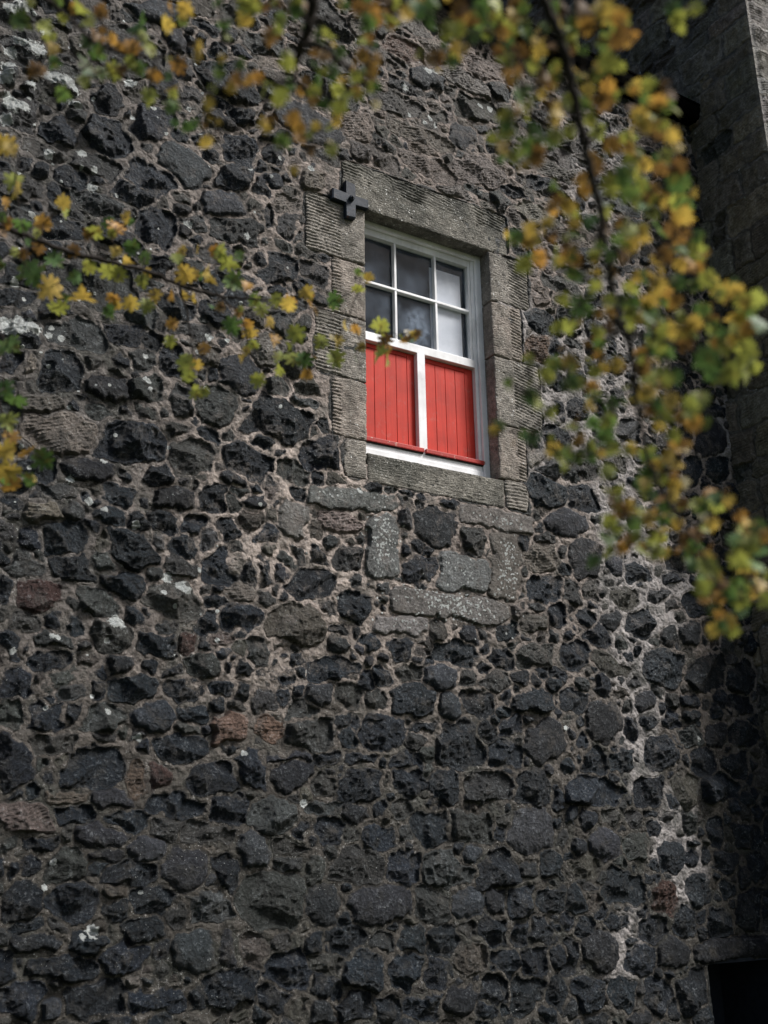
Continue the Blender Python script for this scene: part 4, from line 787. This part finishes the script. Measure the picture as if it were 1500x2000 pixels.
R6 = parse("220,30,170,y;140,10,90,l;270,20,100,b;160,440,110,g;240,400,100,y;250,460,100,y;330,300,110,b;410,285,80,y;380,240,80,b;340,420,130,b;320,370,80,y;200,590,110,l;290,550,110,o;410,540,100,b;380,570,90,l;480,570,90,o;440,640,100,g;570,630,100,o;580,690,100,l;570,540,90,l;500,800,130,g;430,920,100,l;500,880,90,y;540,830,90,g;590,960,120,l;640,790,90,y;760,850,120,l;740,730,120,l;720,780,100,g;770,900,110,l;850,790,130,y;860,830,100,l;900,710,120,y;960,740,90,o;1010,790,110,o;940,910,90,y;980,940,100,y;1060,930,110,y;1100,900,110,b;1040,860,80,l;1010,690,110,g;1140,670,130,l;1110,600,120,o;1290,700,130,l;1330,720,90,y;1240,740,80,l;1330,880,110,y;1390,930,110,o;1390,830,130,g;1450,900,120,g;1380,1030,130,l;1420,1080,120,l;1250,1010,150,l;1220,1000,80,o;1300,1000,80,y;1300,1160,150,l;1380,1160,120,l;1240,1180,110,l;1180,1090,150,g;1060,1000,130,b;950,1060,110,g;880,1040,100,g;820,1060,90,o;850,1090,80,b;920,1180,120,l;940,1220,90,y;860,1270,130,y;820,1300,90,l;830,1140,120,b;700,1120,90,y;740,1140,60,o;580,1160,90,l;560,1240,90,o;590,1280,90,l;360,1120,120,g;340,1170,90,l;440,1100,100,y;470,1130,70,y;450,1210,110,g;420,1240,80,g;230,1290,120,g;120,1220,80,g;230,1090,70,l;590,1060,70,o;1140,1300,120,l;980,1310,110,y;670,1330,100,g;1190,940,80,l;870,870,110,g;860,930,100,g;660,920,90,b;600,1010,90,g;1150,830,100,g;1200,870,90,b", 950, 300, 2.727)
R7 = parse("240,100,140,g;240,280,120,g;200,270,70,g;70,220,90,g;340,140,100,l;355,150,60,y;430,370,100,g;410,430,90,l;380,370,80,l;480,190,90,o;490,310,110,b;570,200,100,g;560,330,110,l;670,110,90,g;660,180,90,l;630,280,120,g;680,340,100,l;850,50,130,y;980,80,90,y;1080,100,110,l;1150,95,80,y;1040,170,110,b;1100,210,110,o;930,170,130,l;880,130,90,b;1030,320,110,o;1000,270,90,l;970,380,120,y;1050,350,60,w;850,360,110,l;770,340,90,y;900,430,90,o;650,460,100,l;830,520,110,g;850,570,90,l;690,560,120,l;670,620,110,b;720,670,110,b;660,720,100,l;1020,440,90,y;1050,520,80,w;1000,540,90,y;930,500,90,l;1200,580,100,o;1130,640,120,l;1210,650,110,l;1160,710,60,w;1200,740,90,y;940,720,90,g;1020,740,80,y;860,720,110,b;890,680,80,b;780,740,110,g;840,880,120,l;910,890,110,l;890,820,90,l;950,780,90,y;760,830,100,b;720,870,90,o;640,820,110,g;650,890,100,l;1190,890,110,o;1170,920,90,y;1180,980,130,l;1360,710,100,o;1400,740,80,y;1450,760,110,g;1350,930,130,l;1370,980,100,y;1410,840,130,l;1330,830,100,g;1470,900,120,g;1440,960,110,g;1240,1060,110,b;1240,1130,90,o;1150,1080,120,l;1430,1040,110,g;1480,1150,110,l;1350,1180,130,g;1290,1260,110,y;1310,1310,90,l;1240,1230,80,o;1370,1100,110,g;1290,1110,90,g;1460,1090,90,b;1100,950,90,g;1070,830,110,b;1120,790,100,b;960,610,90,b;920,620,80,b;1050,640,90,b;1100,870,80,b", 950, 750, 2.727)

DL = 2.35
branch('thin leafy branch arching from the left edge to the window', [
    [(-420, 330, 16, 2.2), (-200, 390, 13, 2.28), (-60, 425, 11, DL), (15, 447, 10, DL), (62, 465, 10, DL), (112, 485, 9, DL), (162, 500, 9, DL), (225, 515, 8, DL), (287, 530, 8, DL), (350, 555, 8, DL), (400, 572, 7, DL), (440, 580, 6, DL), (483, 583, 5, 2.33), (540, 590, 4, 2.33), (610, 602, 3, 2.3), (680, 625, 3, 2.3), (740, 650, 2.5, 2.3)],
    [(350, 555, 4, DL), (362, 600, 4, DL), (372, 650, 3, DL), (378, 700, 3, DL)],
    [(430, 580, 4, DL), (470, 620, 3, DL), (485, 680, 3, DL)]],
    L4+L5+LW, DL, .10, .3, 13, 1.46)
branch('leaf cluster poking in at the left edge below the long branch', [
    [(-430, 620, 12, 2.2), (-220, 680, 10, 2.22), (-90, 720, 8, 2.22), (-20, 760, 6, 2.22), (10, 830, 4, 2.22), (20, 900, 3, 2.22)]], LL, 2.22, .10, .3, 14, 1.5)
branch('loosely leaved branch with darker leaves at the top left corner', [
    [(-300, -220, 14, 1.85), (-100, -120, 12, 1.88), (40, -40, 9, 1.9), (140, 40, 7, 1.9), (190, 85, 6, 1.9), (260, 110, 5, 1.9), (320, 112, 5, 1.9), (370, 125, 3, 1.9)],
    [(190, 85, 4, 1.9), (170, 130, 3, 1.9), (120, 150, 3, 1.9)]], L1, 1.9, .10, .35, 18, 1.3)
DC = 1.45
branch('dark forked branch hanging from the top above the iron cross', [
    [(640, -420, 34, 1.2), (628, -200, 30, 1.28), (618, -40, 26, DC), (612, 0, 22, DC), (607, 38, 18, DC), (598, 70, 17, DC), (588, 90, 18, DC), (578, 130, 9, DC), (574, 155, 7, DC), (540, 165, 6, DC), (500, 170, 3, DC)],
    [(592, 82, 13, DC), (625, 92, 11, DC), (662, 117, 10, DC), (690, 145, 8, DC), (705, 162, 5, DC)],
    [(607, 38, 7, DC), (640, 38, 6, DC), (680, 35, 4, DC)], [(574, 155, 6, DC), (600, 190, 4, DC), (615, 235, 3, DC), (600, 270, 2.5, DC)]],
    L2, DC, .09, .7, 16, 1.22)
DT = 1.27
def dr(a, b): return 1.36 + 0.10*math.sin(a*.02)*math.cos(b*.013)
branch('long drooping branch of mixed green and orange leaves at the right', [
    [(960, -420, 30, 1.05), (1010, -200, 26, 1.12), (1045, -60, 22, DT), (1062, 0, 19, DT), (1085, 55, 18, DT), (1105, 110, 17, DT), (1120, 180, 17, DT), (1137, 262, 16, DT), (1156, 350, 15, DT), (1173, 420, 14, DT), (1184, 490, 14, DT), (1194, 560, 13, DT), (1212, 625, 13, DT), (1230, 675, 12, DT), (1238, 740, 11, DT), (1245, 800, 10, DT), (1262, 880, 9, DT), (1290, 950, 8, DT), (1330, 1020, 7, DT), (1370, 1080, 5, DT), (1410, 1150, 3, DT)],
    [(1180, 465, 8, DT), (1155, 462, 8, DT), (1130, 450, 6, DT), (1090, 455, 4, DT)], [(1225, 655, 11, DT), (1265, 655, 10, DT), (1310, 668, 9, DT), (1350, 685, 8, DT), (1390, 700, 5, DT)],
    [(1215, 640, 8, DT), (1195, 655, 7, DT), (1170, 680, 4, DT)], [(1095, 80, 8, DT), (1125, 62, 6, DT), (1160, 50, 4, DT)],
    [(1125, 240, 9, DT), (1080, 190, 7, DT), (1050, 170, 6, DT), (1020, 120, 6, DT), (960, 60, 6, DT)], [(1190, 540, 7, DT), (1240, 500, 6, DT), (1300, 470, 5, DT), (1340, 440, 3, DT)], [(1140, 280, 8, DT), (1200, 240, 6, DT), (1260, 220, 5, DT), (1310, 180, 4, DT)]],
    L3+R2+R6+R7, dr, .11, 1.0, 18, 1.25)
